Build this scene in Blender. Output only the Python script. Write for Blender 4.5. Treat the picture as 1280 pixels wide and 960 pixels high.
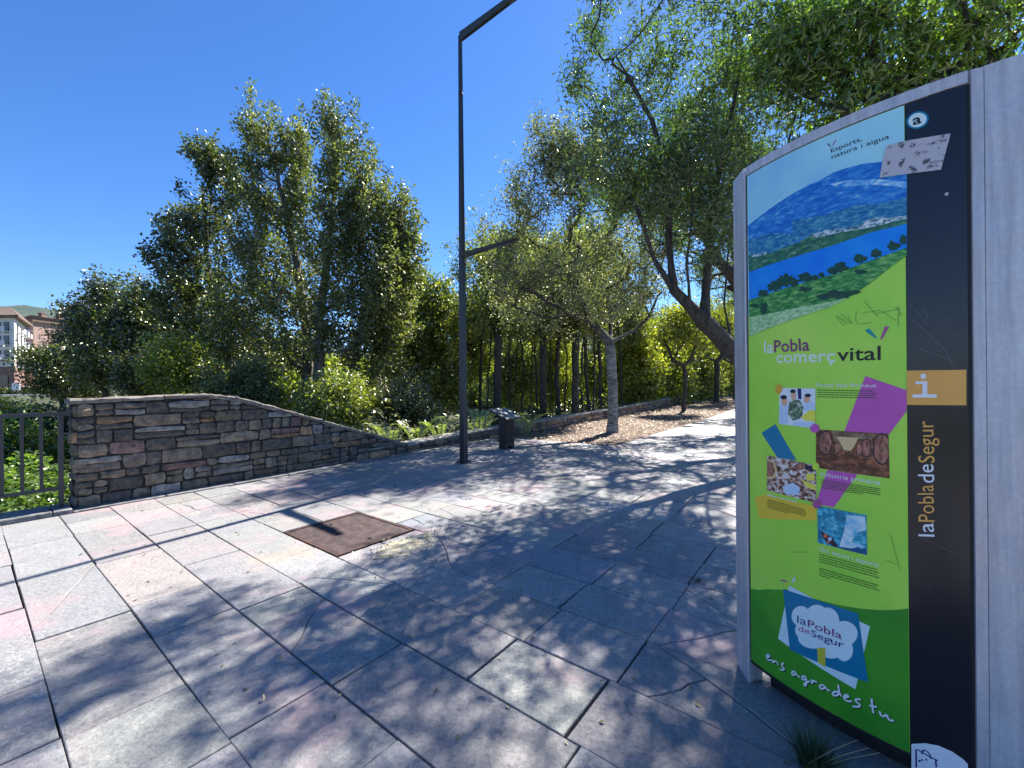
import bpy, bmesh, math, random
import numpy as np
from mathutils import Vector, Matrix
random.seed(7); rng = np.random.default_rng(7)
S = bpy.context.scene
for o in list(bpy.data.objects): bpy.data.objects.remove(o)
COL = S.collection

# ------------------------------------------------------------------ camera
F = 528.0; ROLL = math.radians(0.5); EYE = 1.5
cam_d = bpy.data.cameras.new('camera'); cam = bpy.data.objects.new('camera', cam_d); COL.objects.link(cam)
cam_d.sensor_width = 36; cam_d.lens = F/1280*36; cam_d.clip_start = 0.05; cam_d.clip_end = 6000
cam_d.shift_y = -1/1280
right = Vector((math.cos(ROLL), 0, -math.sin(ROLL))); up = Vector((math.sin(ROLL), 0, math.cos(ROLL))); back = Vector((0, -1, 0))
cam.matrix_world = Matrix(((right.x, up.x, back.x, 0), (right.y, up.y, back.y, 0), (right.z, up.z, back.z, EYE), (0, 0, 0, 1)))
S.camera = cam
S.render.resolution_x = 1024; S.render.resolution_y = 768

# ------------------------------------------------------------------ sky, sun, exposure
SUN_AZ = math.radians(31.5); SUN_EL = math.radians(48.5)
w = bpy.data.worlds.new('World'); S.world = w; w.use_nodes = True
nt = w.node_tree; nt.nodes.clear()
sky = nt.nodes.new('ShaderNodeTexSky'); sky.sky_type = 'NISHITA'; sky.sun_disc = False
sky.sun_elevation = SUN_EL; sky.sun_rotation = SUN_AZ; sky.altitude = 500
sky.air_density = 1.0; sky.dust_density = 0.1; sky.ozone_density = 5.0
hs = nt.nodes.new('ShaderNodeHueSaturation'); hs.inputs['Saturation'].default_value = 1.18
bg = nt.nodes.new('ShaderNodeBackground'); bg.inputs['Strength'].default_value = 0.077
wo = nt.nodes.new('ShaderNodeOutputWorld')
nt.links.new(sky.outputs[0], hs.inputs['Color']); tn = nt.nodes.new('ShaderNodeMixRGB'); tn.blend_type = 'MULTIPLY'; tn.inputs[0].default_value = 1; tn.inputs[2].default_value = (.84, .855, 1, 1); nt.links.new(hs.outputs[0], tn.inputs[1]); nt.links.new(tn.outputs[0], bg.inputs[0]); nt.links.new(bg.outputs[0], wo.inputs[0])
sd = bpy.data.lights.new('sun', 'SUN'); sd.energy = 5.0; sd.angle = math.radians(0.53); sd.color = (1.0, 0.95, 0.87)
so = bpy.data.objects.new('sun', sd); COL.objects.link(so)
sdir = Vector((math.sin(SUN_AZ)*math.cos(SUN_EL), math.cos(SUN_AZ)*math.cos(SUN_EL), math.sin(SUN_EL)))
so.rotation_euler = sdir.to_track_quat('Z', 'Y').to_euler()
S.view_settings.view_transform = 'Standard'; S.view_settings.look = 'None'
S.view_settings.gamma = 1; S.view_settings.use_curve_mapping = False
S.view_settings.exposure = 1.5
try:
    S.cycles.max_bounces = 6; S.cycles.transparent_max_bounces = 4; S.cycles.diffuse_bounces = 3; S.cycles.transmission_bounces = 3
except Exception: pass

# ------------------------------------------------------------------ plan frame: v runs along the path, u across it to the wall
def W(u, v, z=0.0): return Vector((-.7932*u+.609*v, .609*u+.7932*v, z))
def gz(v): return .02*max(0.0, v-19)      # the path climbs gently further on
def toUV(x, y): return (-.7932*x+.609*y, .609*x+.7932*y)
def ray(px, py):
    a = (px-640)/F; b = (479-py)/F
    return a*math.cos(ROLL)+b*math.sin(ROLL), -a*math.sin(ROLL)+b*math.cos(ROLL)
def at(px, py, Y):
    a, b = ray(px, py); return Vector((a*Y, Y, EYE+b*Y))
def sm(a, b, x):
    t = np.clip((x-a)/(b-a), 0, 1); return t*t*(3-2*t)

# ------------------------------------------------------------------ mesh helpers
def mesh_obj(name, verts, faces, mat=None, parent=None, smooth=False, cols=None):
    me = bpy.data.meshes.new(name)
    me.from_pydata([tuple(v) for v in verts], [], faces)
    if mat: me.materials.append(mat)
    if cols is not None:
        at_ = me.color_attributes.new('tint', 'FLOAT_COLOR', 'POINT')
        at_.data.foreach_set('color', np.array([(c[0], c[1], c[2], 1) for c in cols], dtype=np.float32).ravel())
    if smooth: me.polygons.foreach_set('use_smooth', [True]*len(me.polygons))
    me.update()
    o = bpy.data.objects.new(name, me); COL.objects.link(o)
    if parent: o.parent = parent
    return o
def mesh_np(name, verts, loops, nside, mat, parent=None, smooth=False):
    me = bpy.data.meshes.new(name); nf = len(loops)//nside
    me.vertices.add(len(verts)); me.vertices.foreach_set('co', verts.astype(np.float32).ravel())
    me.loops.add(len(loops)); me.loops.foreach_set('vertex_index', loops.astype(np.int32))
    me.polygons.add(nf); me.polygons.foreach_set('loop_start', np.arange(0, nf*nside, nside, dtype=np.int32))
    me.polygons.foreach_set('loop_total', np.full(nf, nside, dtype=np.int32))
    if smooth: me.polygons.foreach_set('use_smooth', np.ones(nf, dtype=bool))
    me.update(calc_edges=True); me.materials.append(mat)
    o = bpy.data.objects.new(name, me); COL.objects.link(o)
    if parent: o.parent = parent
    return o
def empty(name, loc=(0, 0, 0), label=None, cat=None, group=None):
    o = bpy.data.objects.new(name, None); COL.objects.link(o); o.location = loc; o.empty_display_size = .2
    if label: o['label'] = label; o['category'] = cat
    if group: o['group'] = group
    return o
def tag(o, label=None, cat=None, group=None, kind=None):
    if label: o['label'] = label
    if cat: o['category'] = cat
    if group: o['group'] = group
    if kind: o['kind'] = kind
    return o
class MB:
    """collects shapes, then builds one object; root_loc is subtracted for children of an Empty"""
    def __init__(s, org=(0, 0, 0)): s.v = []; s.f = []; s.o = Vector(org)
    def add(s, vs, fs):
        n = len(s.v); s.v += [Vector(v)-s.o for v in vs]; s.f += [tuple(i+n for i in f) for f in fs]
    def prism(s, poly, z0, z1, ins=0.0, bev=0.0):
        n = len(poly); c = sum((Vector((p[0], p[1])) for p in poly), Vector((0, 0)))/n
        def ring(z, k):
            out = []
            for p in poly:
                d = Vector((p[0], p[1]))-c; L = max(d.length, 1e-6); out.append((c.x+d.x*(1-k/L), c.y+d.y*(1-k/L), z))
            return out
        if bev > 0:
            vs = ring(z0, 0)+ring(z1-bev, 0)+ring(z1, bev*1.3); m = 3
        else: vs = ring(z0, 0)+ring(z1, 0); m = 2
        fs = []
        for r in range(m-1):
            for i in range(n): j = (i+1) % n; fs.append((r*n+i, r*n+j, (r+1)*n+j, (r+1)*n+i))
        fs.append(tuple(range((m-1)*n, m*n))); fs.append(tuple(range(n-1, -1, -1)))
        s.add(vs, fs)
    def box(s, c, sx, sy, sz, ax=(1, 0, 0), ay=(0, 1, 0), az=(0, 0, 1)):
        c = Vector(c); ax = Vector(ax)*sx/2; ay = Vector(ay)*sy/2; az = Vector(az)*sz/2
        vs = [c+a*ax+b*ay+d*az for d in (-1, 1) for b in (-1, 1) for a in (-1, 1)]
        s.add(vs, [(0, 2, 3, 1), (4, 5, 7, 6), (0, 1, 5, 4), (2, 6, 7, 3), (0, 4, 6, 2), (1, 3, 7, 5)])
    def bar(s, p, q, r0, r1=None, n=6, cap=True):
        p = Vector(p); q = Vector(q); r1 = r0 if r1 is None else r1; d = (q-p).normalized()
        a = d.orthogonal().normalized(); b = d.cross(a)
        vs = [p+(a*math.cos(t)+b*math.sin(t))*r0 for t in [2*math.pi*i/n for i in range(n)]]
        vs += [q+(a*math.cos(t)+b*math.sin(t))*r1 for t in [2*math.pi*i/n for i in range(n)]]
        fs = [(i, (i+1) % n, n+(i+1) % n, n+i) for i in range(n)]
        if cap: fs += [tuple(range(n-1, -1, -1)), tuple(range(n, 2*n))]
        s.add(vs, fs)
    def build(s, name, mat, parent=None, smooth=False): return mesh_obj(name, s.v, s.f, mat, parent, smooth)

# ------------------------------------------------------------------ materials
def lin(c):
    return tuple(((x/255)/12.92 if x/255 <= .04045 else ((x/255+.055)/1.055)**2.4) for x in c)
def newmat(name):
    m = bpy.data.materials.new(name); m.use_nodes = True; t = m.node_tree
    return m, t, t.nodes['Principled BSDF']
def N(t, typ, **kw):
    n = t.nodes.new(typ)
    for k, v in kw.items():
        if k in n.inputs: n.inputs[k].default_value = v
        else: setattr(n, k, v)
    return n
def noise(t, scale, detail=4, rough=.6, coord=None, dist=0):
    n = N(t, 'ShaderNodeTexNoise', Scale=scale, Detail=detail, Roughness=rough, Distortion=dist)
    if coord: t.links.new(coord, n.inputs['Vector'])
    return n.outputs['Fac']
def ramp(t, fac, stops):
    r = N(t, 'ShaderNodeValToRGB'); e = r.color_ramp.elements
    while len(e) < len(stops): e.new(.5)
    for el, (p, c) in zip(e, stops): el.position = p; el.color = (c[0], c[1], c[2], 1)
    t.links.new(fac, r.inputs[0]); return r.outputs[0]
def mix(t, fac, a, b, mode='MIX'):
    m = N(t, 'ShaderNodeMixRGB', blend_type=mode)
    for i, x in zip((0, 1, 2), (fac, a, b)):
        if hasattr(x, 'is_output') or isinstance(x, bpy.types.NodeSocket): t.links.new(x, m.inputs[i])
        elif i == 0: m.inputs[0].default_value = x
        else: m.inputs[i].default_value = (x[0], x[1], x[2], 1)
    return m.outputs[0]
def bump(t, b, h, strength=.4, dist=.01):
    n = N(t, 'ShaderNodeBump', Strength=strength, Distance=dist); t.links.new(h, n.inputs['Height']); t.links.new(n.outputs[0], b.inputs['Normal'])
def coord(t, kind='Object'): return N(t, 'ShaderNodeTexCoord').outputs[kind]
def pos(t): return N(t, 'ShaderNodeNewGeometry').outputs['Position']

def mat_noise(name, c1, c2, scale=8, rough=.8, metal=0, bs=.3, bd=.005, detail=5, lo=.35, hi=.65, spec=.5, bscale=None):
    m, t, b = newmat(name); co = coord(t)
    f = noise(t, scale, detail, .6, co); t.links.new(ramp(t, f, [(lo, c1), (hi, c2)]), b.inputs['Base Color'])
    b.inputs['Roughness'].default_value = rough; b.inputs['Metallic'].default_value = metal
    b.inputs['Specular IOR Level'].default_value = spec
    if bs: bump(t, b, noise(t, bscale or scale*3, 6, .65, co), bs, bd)
    return m

def mat_slab():
    m, t, b = newmat('slate_slab'); p = pos(t)
    a = N(t, 'ShaderNodeAttribute', attribute_name='tint')
    mid = noise(t, 5, 8, .68, p); fine = noise(t, 45, 8, .75, p, .3)
    base = mix(t, .9, a.outputs['Color'], ramp(t, mid, [(.3, (.78, .78, .79)), (.5, (.97, .97, .97)), (.72, (1.16, 1.15, 1.13))]), 'MULTIPLY')
    base = mix(t, .75, base, ramp(t, fine, [(.34, (.42, .43, .45)), (.5, (1, 1, 1)), (.68, (1.45, 1.43, 1.38))]), 'MULTIPLY')
    base = mix(t, .25, base, ramp(t, noise(t, 150, 3, .7, p), [(.36, (.6, .6, .61)), (.5, (1, 1, 1)), (.62, (1.35, 1.34, 1.3))]), 'MULTIPLY')
    # rusty pink and ochre oxide bleeding
    pk = ramp(t, noise(t, 1.3, 5, .6, p), [(.52, (0, 0, 0)), (.66, (1, 1, 1))])
    base = mix(t, N2(t, pk, .6), base, (.42, .27, .29))
    mp = N(t, 'ShaderNodeMapping'); mp.inputs['Location'].default_value = (7, 3, 1); t.links.new(p, mp.inputs[0])
    oc = ramp(t, noise(t, 1.1, 5, .6, mp.outputs[0]), [(.6, (0, 0, 0)), (.72, (1, 1, 1))])
    base = mix(t, N2(t, oc, .6), base, (.40, .31, .22))
    # pale mineral veins
    vn = N(t, 'ShaderNodeTexVoronoi', feature='DISTANCE_TO_EDGE', Scale=1.9)
    wp = N(t, 'ShaderNodeVectorMath', operation='ADD'); nz = N(t, 'ShaderNodeTexNoise', Scale=3.0, Detail=5.0)
    t.links.new(p, nz.inputs['Vector']); t.links.new(p, wp.inputs[0]); t.links.new(nz.outputs['Color'], wp.inputs[1]); t.links.new(wp.outputs[0], vn.inputs['Vector'])
    ve = ramp(t, vn.outputs[0], [(0.0, (1, 1, 1)), (.012, (0, 0, 0))])
    gate = ramp(t, noise(t, .9, 2, .5, p), [(.5, (0, 0, 0)), (.6, (1, 1, 1))])
    vm = mix(t, 1.0, ve, gate, 'MULTIPLY')
    base = mix(t, N2(t, vm, .5), base, (.62, .60, .56))
    t.links.new(base, b.inputs['Base Color'])
    t.links.new(ramp(t, mid, [(.3, (.62,)*3), (.7, (.42,)*3)]), b.inputs['Roughness'])
    b.inputs['Specular IOR Level'].default_value = .45
    h = mix(t, .5, noise(t, 26, 12, .75, p, .6), noise(t, 3.2, 4, .5, p, 1.0))
    bump(t, b, h, 1.0, .016)
    return m
def N2(t, sock, k):
    n = N(t, 'ShaderNodeMath', operation='MULTIPLY'); t.links.new(sock, n.inputs[0]); n.inputs[1].default_value = k; return n.outputs[0]

def mat_stone():
    m, t, b = newmat('wall_stone'); p = pos(t)
    a = N(t, 'ShaderNodeAttribute', attribute_name='tint')
    n1 = noise(t, 11, 8, .7, p, .5)
    base = mix(t, .95, a.outputs['Color'], ramp(t, n1, [(.32, (.35, .35, .36)), (.5, (.95, .95, .95)), (.68, (1.8, 1.7, 1.55))]), 'MULTIPLY')
    rs = ramp(t, noise(t, 5.5, 5, .6, p), [(.60, (0, 0, 0)), (.70, (1, 1, 1))])
    base = mix(t, N2(t, rs, .35), base, (.24, .13, .06))
    lc = ramp(t, noise(t, 26, 5, .7, p), [(.66, (0, 0, 0)), (.72, (1, 1, 1))])
    base = mix(t, N2(t, lc, .4), base, (.42, .42, .38))
    t.links.new(base, b.inputs['Base Color']); b.inputs['Roughness'].default_value = .85
    bump(t, b, noise(t, 22, 10, .75, p, .4), .9, .02)
    return m

def mat_leaf(name, c1, c2, c3, trans=.45, tcol=None, gloss=.10, grough=.35):
    m = bpy.data.materials.new(name); m.use_nodes = True; t = m.node_tree; t.nodes.clear()
    g = N(t, 'ShaderNodeNewGeometry')
    col = ramp(t, g.outputs['Random Per Island'], [(0, c1), (.5, c2), (1, c3)])
    big = ramp(t, noise(t, .55, 3, .5, g.outputs['Position']), [(.35, (.72, .75, .78)), (.65, (1.25, 1.2, 1.1))])
    col = mix(t, 1, col, big, 'MULTIPLY')
    d = N(t, 'ShaderNodeBsdfDiffuse'); t.links.new(col, d.inputs[0])
    tr = N(t, 'ShaderNodeBsdfTranslucent')
    tc = mix(t, 1.0, col, tcol or (1.7, 1.7, .65), 'MULTIPLY'); t.links.new(tc, tr.inputs[0])
    mx = N(t, 'ShaderNodeMixShader', Fac=trans); t.links.new(d.outputs[0], mx.inputs[1]); t.links.new(tr.outputs[0], mx.inputs[2])
    gl = N(t, 'ShaderNodeBsdfGlossy', Roughness=grough); gl.inputs[0].default_value = (1, .97, .85, 1)
    m2 = N(t, 'ShaderNodeMixShader', Fac=gloss); t.links.new(mx.outputs[0], m2.inputs[1]); t.links.new(gl.outputs[0], m2.inputs[2])
    o = N(t, 'ShaderNodeOutputMaterial'); t.links.new(m2.outputs[0], o.inputs[0])
    return m

def mat_bark(name, c1, c2, sx=3, sz=.6, bands=False, bs=.8):
    m, t, b = newmat(name); mp = N(t, 'ShaderNodeMapping'); t.links.new(pos(t), mp.inputs[0])
    mp.inputs['Scale'].default_value = (6*sx, 6*sx, 6*sz)
    f = noise(t, 1.0, 6, .65, mp.outputs[0])
    t.links.new(ramp(t, f, [(.35, c1), (.62, c2)]), b.inputs['Base Color']); b.inputs['Roughness'].default_value = .9
    bump(t, b, f, bs, .02)
    return m
def mat_plain(name, c, rough=.5, metal=0, var=.12, scale=6, bs=.05):
    c1 = tuple(x*(1-var) for x in c); c2 = tuple(x*(1+var) for x in c)
    return mat_noise(name, c1, c2, scale, rough, metal, bs, .003)

M_slab = mat_slab(); M_stone = mat_stone()
M_joint = mat_noise('joint_dirt', (.012, .012, .011), (.05, .045, .038), 20, .95)
M_mortar = mat_noise('dark_mortar', (.02, .02, .02), (.05, .046, .042), 25, .95, bs=.6)
M_steel = mat_plain('dark_lamp_paint', (.035, .038, .045), .42, .3)
M_black = mat_plain('black_paint', (.012, .012, .014), .45)
M_rail = mat_plain('rail_paint', (.045, .047, .05), .5, .3)
BK_dark = mat_bark('dark_bark', (.02, .018, .015), (.075, .066, .055))
BK_grey = mat_bark('grey_bark', (.055, .05, .045), (.17, .155, .14))
BK_pale = mat_bark('pale_bark', (.05, .045, .04), (.36, .35, .31), .8, 3.2)
_t = BK_pale.node_tree; _b = _t.nodes['Principled BSDF']; _s = _b.inputs['Base Color'].links[0].from_socket
_sx = N(_t, 'ShaderNodeSeparateXYZ'); _t.links.new(coord(_t), _sx.inputs[0])
_h = ramp(_t, N2(_t, _sx.outputs[2], .1), [(.22, (0, 0, 0)), (.32, (1, 1, 1))])
_t.links.new(mix(_t, _h, _s, (.06, .053, .046)), _b.inputs['Base Color'])   # pale lower trunk, dark limbs
L_poplar = mat_leaf('poplar_leaf', (.036, .060, .016), (.085, .118, .030), (.19, .215, .075), .48, gloss=.10, grough=.5)
L_dark = mat_leaf('dark_leaf', (.018, .038, .014), (.046, .074, .024), (.12, .14, .045), .42, gloss=.10)
L_light = mat_leaf('light_leaf', (.09, .13, .026), (.15, .20, .036), (.27, .30, .07), .55, gloss=.10)
L_yellow = mat_leaf('yellow_green_leaf', (.12, .17, .026), (.19, .24, .036), (.32, .33, .06), .55, gloss=.08)
L_silver = mat_leaf('silver_leaf', (.08, .105, .045), (.15, .17, .075), (.32, .33, .18), .5, (1.3, 1.45, .75), gloss=.12, grough=.5)
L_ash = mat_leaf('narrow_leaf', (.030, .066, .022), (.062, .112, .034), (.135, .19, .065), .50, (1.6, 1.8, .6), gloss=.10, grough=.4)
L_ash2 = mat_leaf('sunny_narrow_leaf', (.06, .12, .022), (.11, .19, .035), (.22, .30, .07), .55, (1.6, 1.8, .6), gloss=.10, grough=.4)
L_olive = mat_leaf('olive_leaf', (.04, .055, .02), (.075, .09, .032), (.12, .13, .05), .35, gloss=.12)
L_ivy = mat_leaf('ivy_leaf', (.03, .07, .018), (.07, .14, .03), (.15, .24, .06), .45, gloss=.06)
L_fern = mat_leaf('fern_leaf', (.16, .24, .07), (.24, .33, .10), (.36, .44, .18), .45, gloss=.12)

# ------------------------------------------------------------------ terrain
def ground_h(x, y):
    u = -.7932*x+.609*y; v = .609*x+.7932*y
    drop = -2.1*sm(8.6, 13.5, u) * (1-sm(38, 56, y))
    rise = .45*sm(45, 58, y)*sm(8.6, 14, u)
    return -.09+drop+rise+.02*np.clip(v-19.3, 0, 60)*(1-sm(8.6, 10.5, u))
xs = np.concatenate([-np.geomspace(3000, 60, 24), np.arange(-58, 60, 1.0), np.geomspace(61, 3000, 24)])
ys = np.concatenate([[-400, -150, -60, -30, -20], np.arange(-12, 70, 1.0), np.geomspace(72, 3500, 26)])
X, Y = np.meshgrid(xs, ys); Z = ground_h(X, Y)
nx, ny = len(xs), len(ys)
idx = np.arange(nx*ny).reshape(ny, nx)
q = np.stack([idx[:-1, :-1], idx[:-1, 1:], idx[1:, 1:], idx[1:, :-1]], -1).reshape(-1)
M_ground = mat_noise('grassy_earth', (.035, .04, .018), (.075, .085, .03), 1.3, .95, bs=.5, bd=.05)
g = mesh_np('ground', np.stack([X, Y, Z], -1).reshape(-1, 3), q, 4, M_ground, smooth=True); g['kind'] = 'structure'
# far wooded hills
hv = []; hf = []; nA = 140
for i in range(nA):
    az = math.radians(-75+150*i/(nA-1))
    for j, (dd, k) in enumerate([(420, 0), (560, .55), (700, .9), (820, 1.0), (1100, .8)]):
        hh = k*(88+16*math.sin(az*5+1)+9*math.sin(az*13)+4*math.sin(az*31+2)+rng.uniform(-2, 2)) * (1.0 if az < -.5 else .75)
        hv.append((dd*math.sin(az), dd*math.cos(az), hh-1))
for i in range(nA-1):
    for j in range(4): hf.append((i*5+j, (i+1)*5+j, (i+1)*5+j+1, i*5+j+1))
M_hill = mat_noise('wooded_hill', (.030, .055, .045), (.06, .085, .06), .03, 1, bs=.8, bd=3, bscale=.12)
tag(mesh_obj('hills', hv, hf, M_hill, smooth=True), kind='structure')

# ------------------------------------------------------------------ paving slabs
pav = empty('pavement'); pav['kind'] = 'structure'
base = MB()
base.prism([W(-9, -6)[:2], W(-9, 19)[:2], W(7.5, 19)[:2], W(7.5, -6)[:2]], -.085, -.034)
base.add([W(-9, 19, -.034), W(7.5, 19, -.034), W(7.5, 70, gz(70)-.034), W(-9, 70, gz(70)-.034)], [(0, 1, 2, 3)])
base.build('slab_bed', M_joint, pav)
def clip(poly, nrm, c):
    out = []
    for i in range(len(poly)):
        p = poly[i]; q_ = poly[(i+1) % len(poly)]; dp = p[0]*nrm[0]+p[1]*nrm[1]-c; dq = q_[0]*nrm[0]+q_[1]*nrm[1]-c
        if dp <= 0: out.append(p)
        if (dp < 0) != (dq < 0) and abs(dp-dq) > 1e-9:
            k = dp/(dp-dq); out.append((p[0]+(q_[0]-p[0])*k, p[1]+(q_[1]-p[1])*k))
    return out
ROW = .4325; V0 = .25; UJ = .582; U0 = .88
slabs = []   # (poly in uv, colour)
def slab_colour():
    r = random.random(); k = random.uniform(.88, 1.1)*.91
    if r < .70: c = (.305, .30, .30)
    elif r < .80: c = (.318, .296, .298)
    elif r < .85: c = (.315, .30, .28)
    elif r < .95: c = (.255, .262, .285)
    else: c = (.34, .34, .335)
    return tuple(x*k for x in c)
for k in range(-13, 150):
    v0 = V0+k*ROW; v1 = v0+ROW
    js = []
    stag = random.uniform(-.05, .05) if (v0 < 1.6 or random.random() < .35) else random.uniform(-.012, .012)
    u = U0-UJ*14
    while u < 7.18:
        js.append(u+stag+random.uniform(-.01, .01)); u += UJ*(2 if random.random() < (.42 if v0 < 1.5 else .2) else 1)
    if -.01 < v0-1.98 < .6: js = [x for x in js if not (3.3 < x < 4.65)]+[3.45, 4.5]
    js = sorted(x for x in js if x < 6.95)+[7.215]
    for a, b in zip(js, js[1:]):
        if v0 > 1.9 and v0 < 2.7 and a > 3.4 and b < 4.55: continue
        if (a+b)/2 > 4.16 and v0 > 9.0: continue
        if b > 4.15 and a < 4.15 and v0 > 9.0: b = 4.15
        gp = random.choice([.002, .003, .005, .009]); gv = random.choice([.002, .003, .0055])
        j = lambda: random.uniform(-.004, .004)
        poly = [(a+gp+j(), v0+gv+j()), (b-gp+j(), v0+gv+j()), (b-gp+j(), v1-gv+j()), (a+gp+j(), v1-gv+j())]
        col = slab_colour()
        pieces = [poly]
        uvd = math.hypot((a+b)/2, (v0+v1)/2)
        if uvd < 7 and random.random() < .24:
            for _ in range(random.choice([1, 1, 2])):
                ang = random.uniform(0, math.pi); n_ = (math.cos(ang), math.sin(ang))
                tgt = max(pieces, key=len); pieces.remove(tgt)
                cx = sum(p[0] for p in tgt)/len(tgt)+random.uniform(-.1, .1); cy = sum(p[1] for p in tgt)/len(tgt)+random.uniform(-.08, .08)
                c0 = cx*n_[0]+cy*n_[1]; gg = random.uniform(.0018, .0045)
                A = clip(tgt, n_, c0-gg); B = clip(tgt, (-n_[0], -n_[1]), -c0-gg)
                jg = [(random.uniform(.15, .35), random.gauss(0, .011)), (random.uniform(.42, .58), random.gauss(0, .013)), (random.uniform(.65, .85), random.gauss(0, .011))]
                def jag(P_, c_, flip):
                    out = []
                    for i_ in range(len(P_)):
                        a_, b_ = P_[i_], P_[(i_+1) % len(P_)]; out.append(a_)
                        if abs(a_[0]*n_[0]+a_[1]*n_[1]-c_) < 1e-6 and abs(b_[0]*n_[0]+b_[1]*n_[1]-c_) < 1e-6 and math.hypot(a_[0]-b_[0], a_[1]-b_[1]) > .12:
                            for t_, o_ in (jg if not flip else [(1-t_, o_) for t_, o_ in reversed(jg)]): out.append((a_[0]+(b_[0]-a_[0])*t_+n_[0]*o_, a_[1]+(b_[1]-a_[1])*t_+n_[1]*o_))
                    return out
                A = jag(A, c0-gg, False); B = jag(B, c0+gg, True)
                for q_ in (A, B):
                    if len(q_) >= 3: pieces.append(q_)
        if b-a > .9 and random.random() < .0: pass
        for pc in pieces:
            if len(pc) >= 3: slabs.append((pc, tuple(x*random.uniform(.97, 1.03) for x in col)))
def slab_score(pc):
    cu = sum(p[0] for p in pc)/len(pc); cv = sum(p[1] for p in pc)/len(pc); c = W(cu, cv)
    if c.y < .8 or abs(c.x)/c.y > 1.35 or 1.5/c.y > 1.15: return 0
    ar = abs(sum(pc[i][0]*pc[(i+1) % len(pc)][1]-pc[(i+1) % len(pc)][0]*pc[i][1] for i in range(len(pc))))/2
    return ar/c.y**3
order = sorted(range(len(slabs)), key=lambda i: -slab_score(slabs[i][0]))
def slab_geo(pc):
    n = len(pc); cu = sum(p[0] for p in pc)/n; cv = sum(p[1] for p in pc)/n
    tx, ty, dz = random.gauss(0, .004), random.gauss(0, .004), random.gauss(0, .0012)
    vs = []
    for z, k in ((-.032, 0), (-.006, 0), (-.0015, .0035), (0, .009)):
        for p in pc:
            du, dv = p[0]-cu, p[1]-cv; L = max(math.hypot(du, dv), 1e-4)
            pu, pv = p[0]-du/L*k, p[1]-dv/L*k
            q3 = W(pu, pv, z+gz(pv)+(tx*du+ty*dv+dz if z > -.03 else 0)); vs.append(q3)
    fs = []
    for r in range(3):
        for i in range(n): j = (i+1) % n; fs.append((r*n+i, r*n+j, (r+1)*n+j, (r+1)*n+i))
    fs.append(tuple(range(3*n, 4*n)))
    return vs, fs
for i in order[:300]:
    vs, fs = slab_geo(slabs[i][0])
    mesh_obj('paving_slab', vs, fs, M_slab, pav, cols=[slabs[i][1]]*len(vs))
AV = []; AF = []; AC = []
for i in order[300:]:
    vs, fs = slab_geo(slabs[i][0]); n = len(AV); AV += vs; AF += [tuple(a+n for a in f) for f in fs]; AC += [slabs[i][1]]*len(vs)
o = mesh_obj('paving_slabs', AV, AF, M_slab, pav, cols=AC); o['kind'] = 'stuff'
# edging strip between slabs and walls
kerb = empty('kerb'); kerb['kind'] = 'structure'
vv = -5.0
while vv < 9.0:
    L = random.uniform(.7, 1.1); hgt = .05 if vv < .8 else .012
    if vv < .8 < vv+L: L = .8-vv
    m = MB(); m.prism([W(7.225, vv+.005)[:2], W(7.225, vv+L-.005)[:2], W(7.68 if vv < .8 else 7.44, vv+L-.005)[:2], W(7.68 if vv < .8 else 7.44, vv+.005)[:2]][::-1], -.03, hgt, bev=.008)
    o = m.build('kerb_stone', M_stone, kerb); ca = o.data.color_attributes.new('tint', 'FLOAT_COLOR', 'POINT')
    c = random.uniform(.14, .2); ca.data.foreach_set('color', [c, c, c*1.03, 1]*len(o.data.vertices)); vv += L

# ------------------------------------------------------------------ rusty cover set flush in the slabs
M_rust = mat_noise('rusted_plate', (.024, .014, .015), (.088, .054, .052), 9, .75, .15, .8, .004, bscale=60)
M_rust2 = mat_noise('rusted_frame', (.05, .026, .022), (.11, .06, .045), 9, .7, .3, .4)
mc = empty('manhole_cover', W(3.975, 2.42), 'square rusty brown access cover set flush in the paving', 'manhole cover')
def UVbox(m, u0, u1, v0, v1, z0, z1, bev=0):
    m.prism([W(u0, v0)[:2], W(u1, v0)[:2], W(u1, v1)[:2], W(u0, v1)[:2]][::-1], z0, z1, bev=bev)
m = MB(mc.location); c = (3.475, 4.475, 1.995, 2.835)
for a in ((c[0], c[1], c[2], c[2]+.025), (c[0], c[1], c[3]-.025, c[3]), (c[0], c[0]+.025, c[2]+.026, c[3]-.026), (c[1]-.025, c[1], c[2]+.026, c[3]-.026)): UVbox(m, *a, -.03, .001)
m.build('frame', M_rust2, mc)
m = MB(mc.location); UVbox(m, c[0]+.031, c[1]-.031, c[2]+.031, c[3]-.031, -.03, -.004, .003); pl_ = m.build('plate', M_rust, mc)
for su in (.15, .85):
    m = MB(mc.location); m.box(W(c[0]+(c[1]-c[0])*su, (c[2]+c[3])/2, -.001), .05, .02, .003, W(1, 0), W(0, 1)); m.build('lifting_slot', M_black, mc)
# crumbled mortar patch beside it
M_patch = mat_noise('pale_mortar', (.22, .19, .12), (.50, .46, .36), 16, .95, bs=.9, bd=.01)
vs = []; n = 22
for i in range(n):
    t = 2*math.pi*i/n; r = 1+random.uniform(-.22, .22); vs.append(W(3.18+.17*r*math.cos(t), 2.5+.36*r*math.sin(t), .0045))
vs.append(W(3.18, 2.5, .014)); fs = [((i+1) % n, i, n) for i in range(n)]
tag(mesh_obj('mortar_patch', vs, fs, M_patch), 'pale crumbling mortar repair on the slabs beside the rusty cover', 'repair patch')
m = MB()
for i in range(140):
    u = 3.18+random.gauss(0, .13); v = 2.5+random.gauss(0, .26); s = random.uniform(.006, .02)
    m.box(W(u, v, .008), s, s*random.uniform(.5, 1), s*.7, Vector((random.uniform(-1, 1), random.uniform(-1, 1), .2)).normalized(), Vector((0, 1, .2)).normalized())
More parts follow.
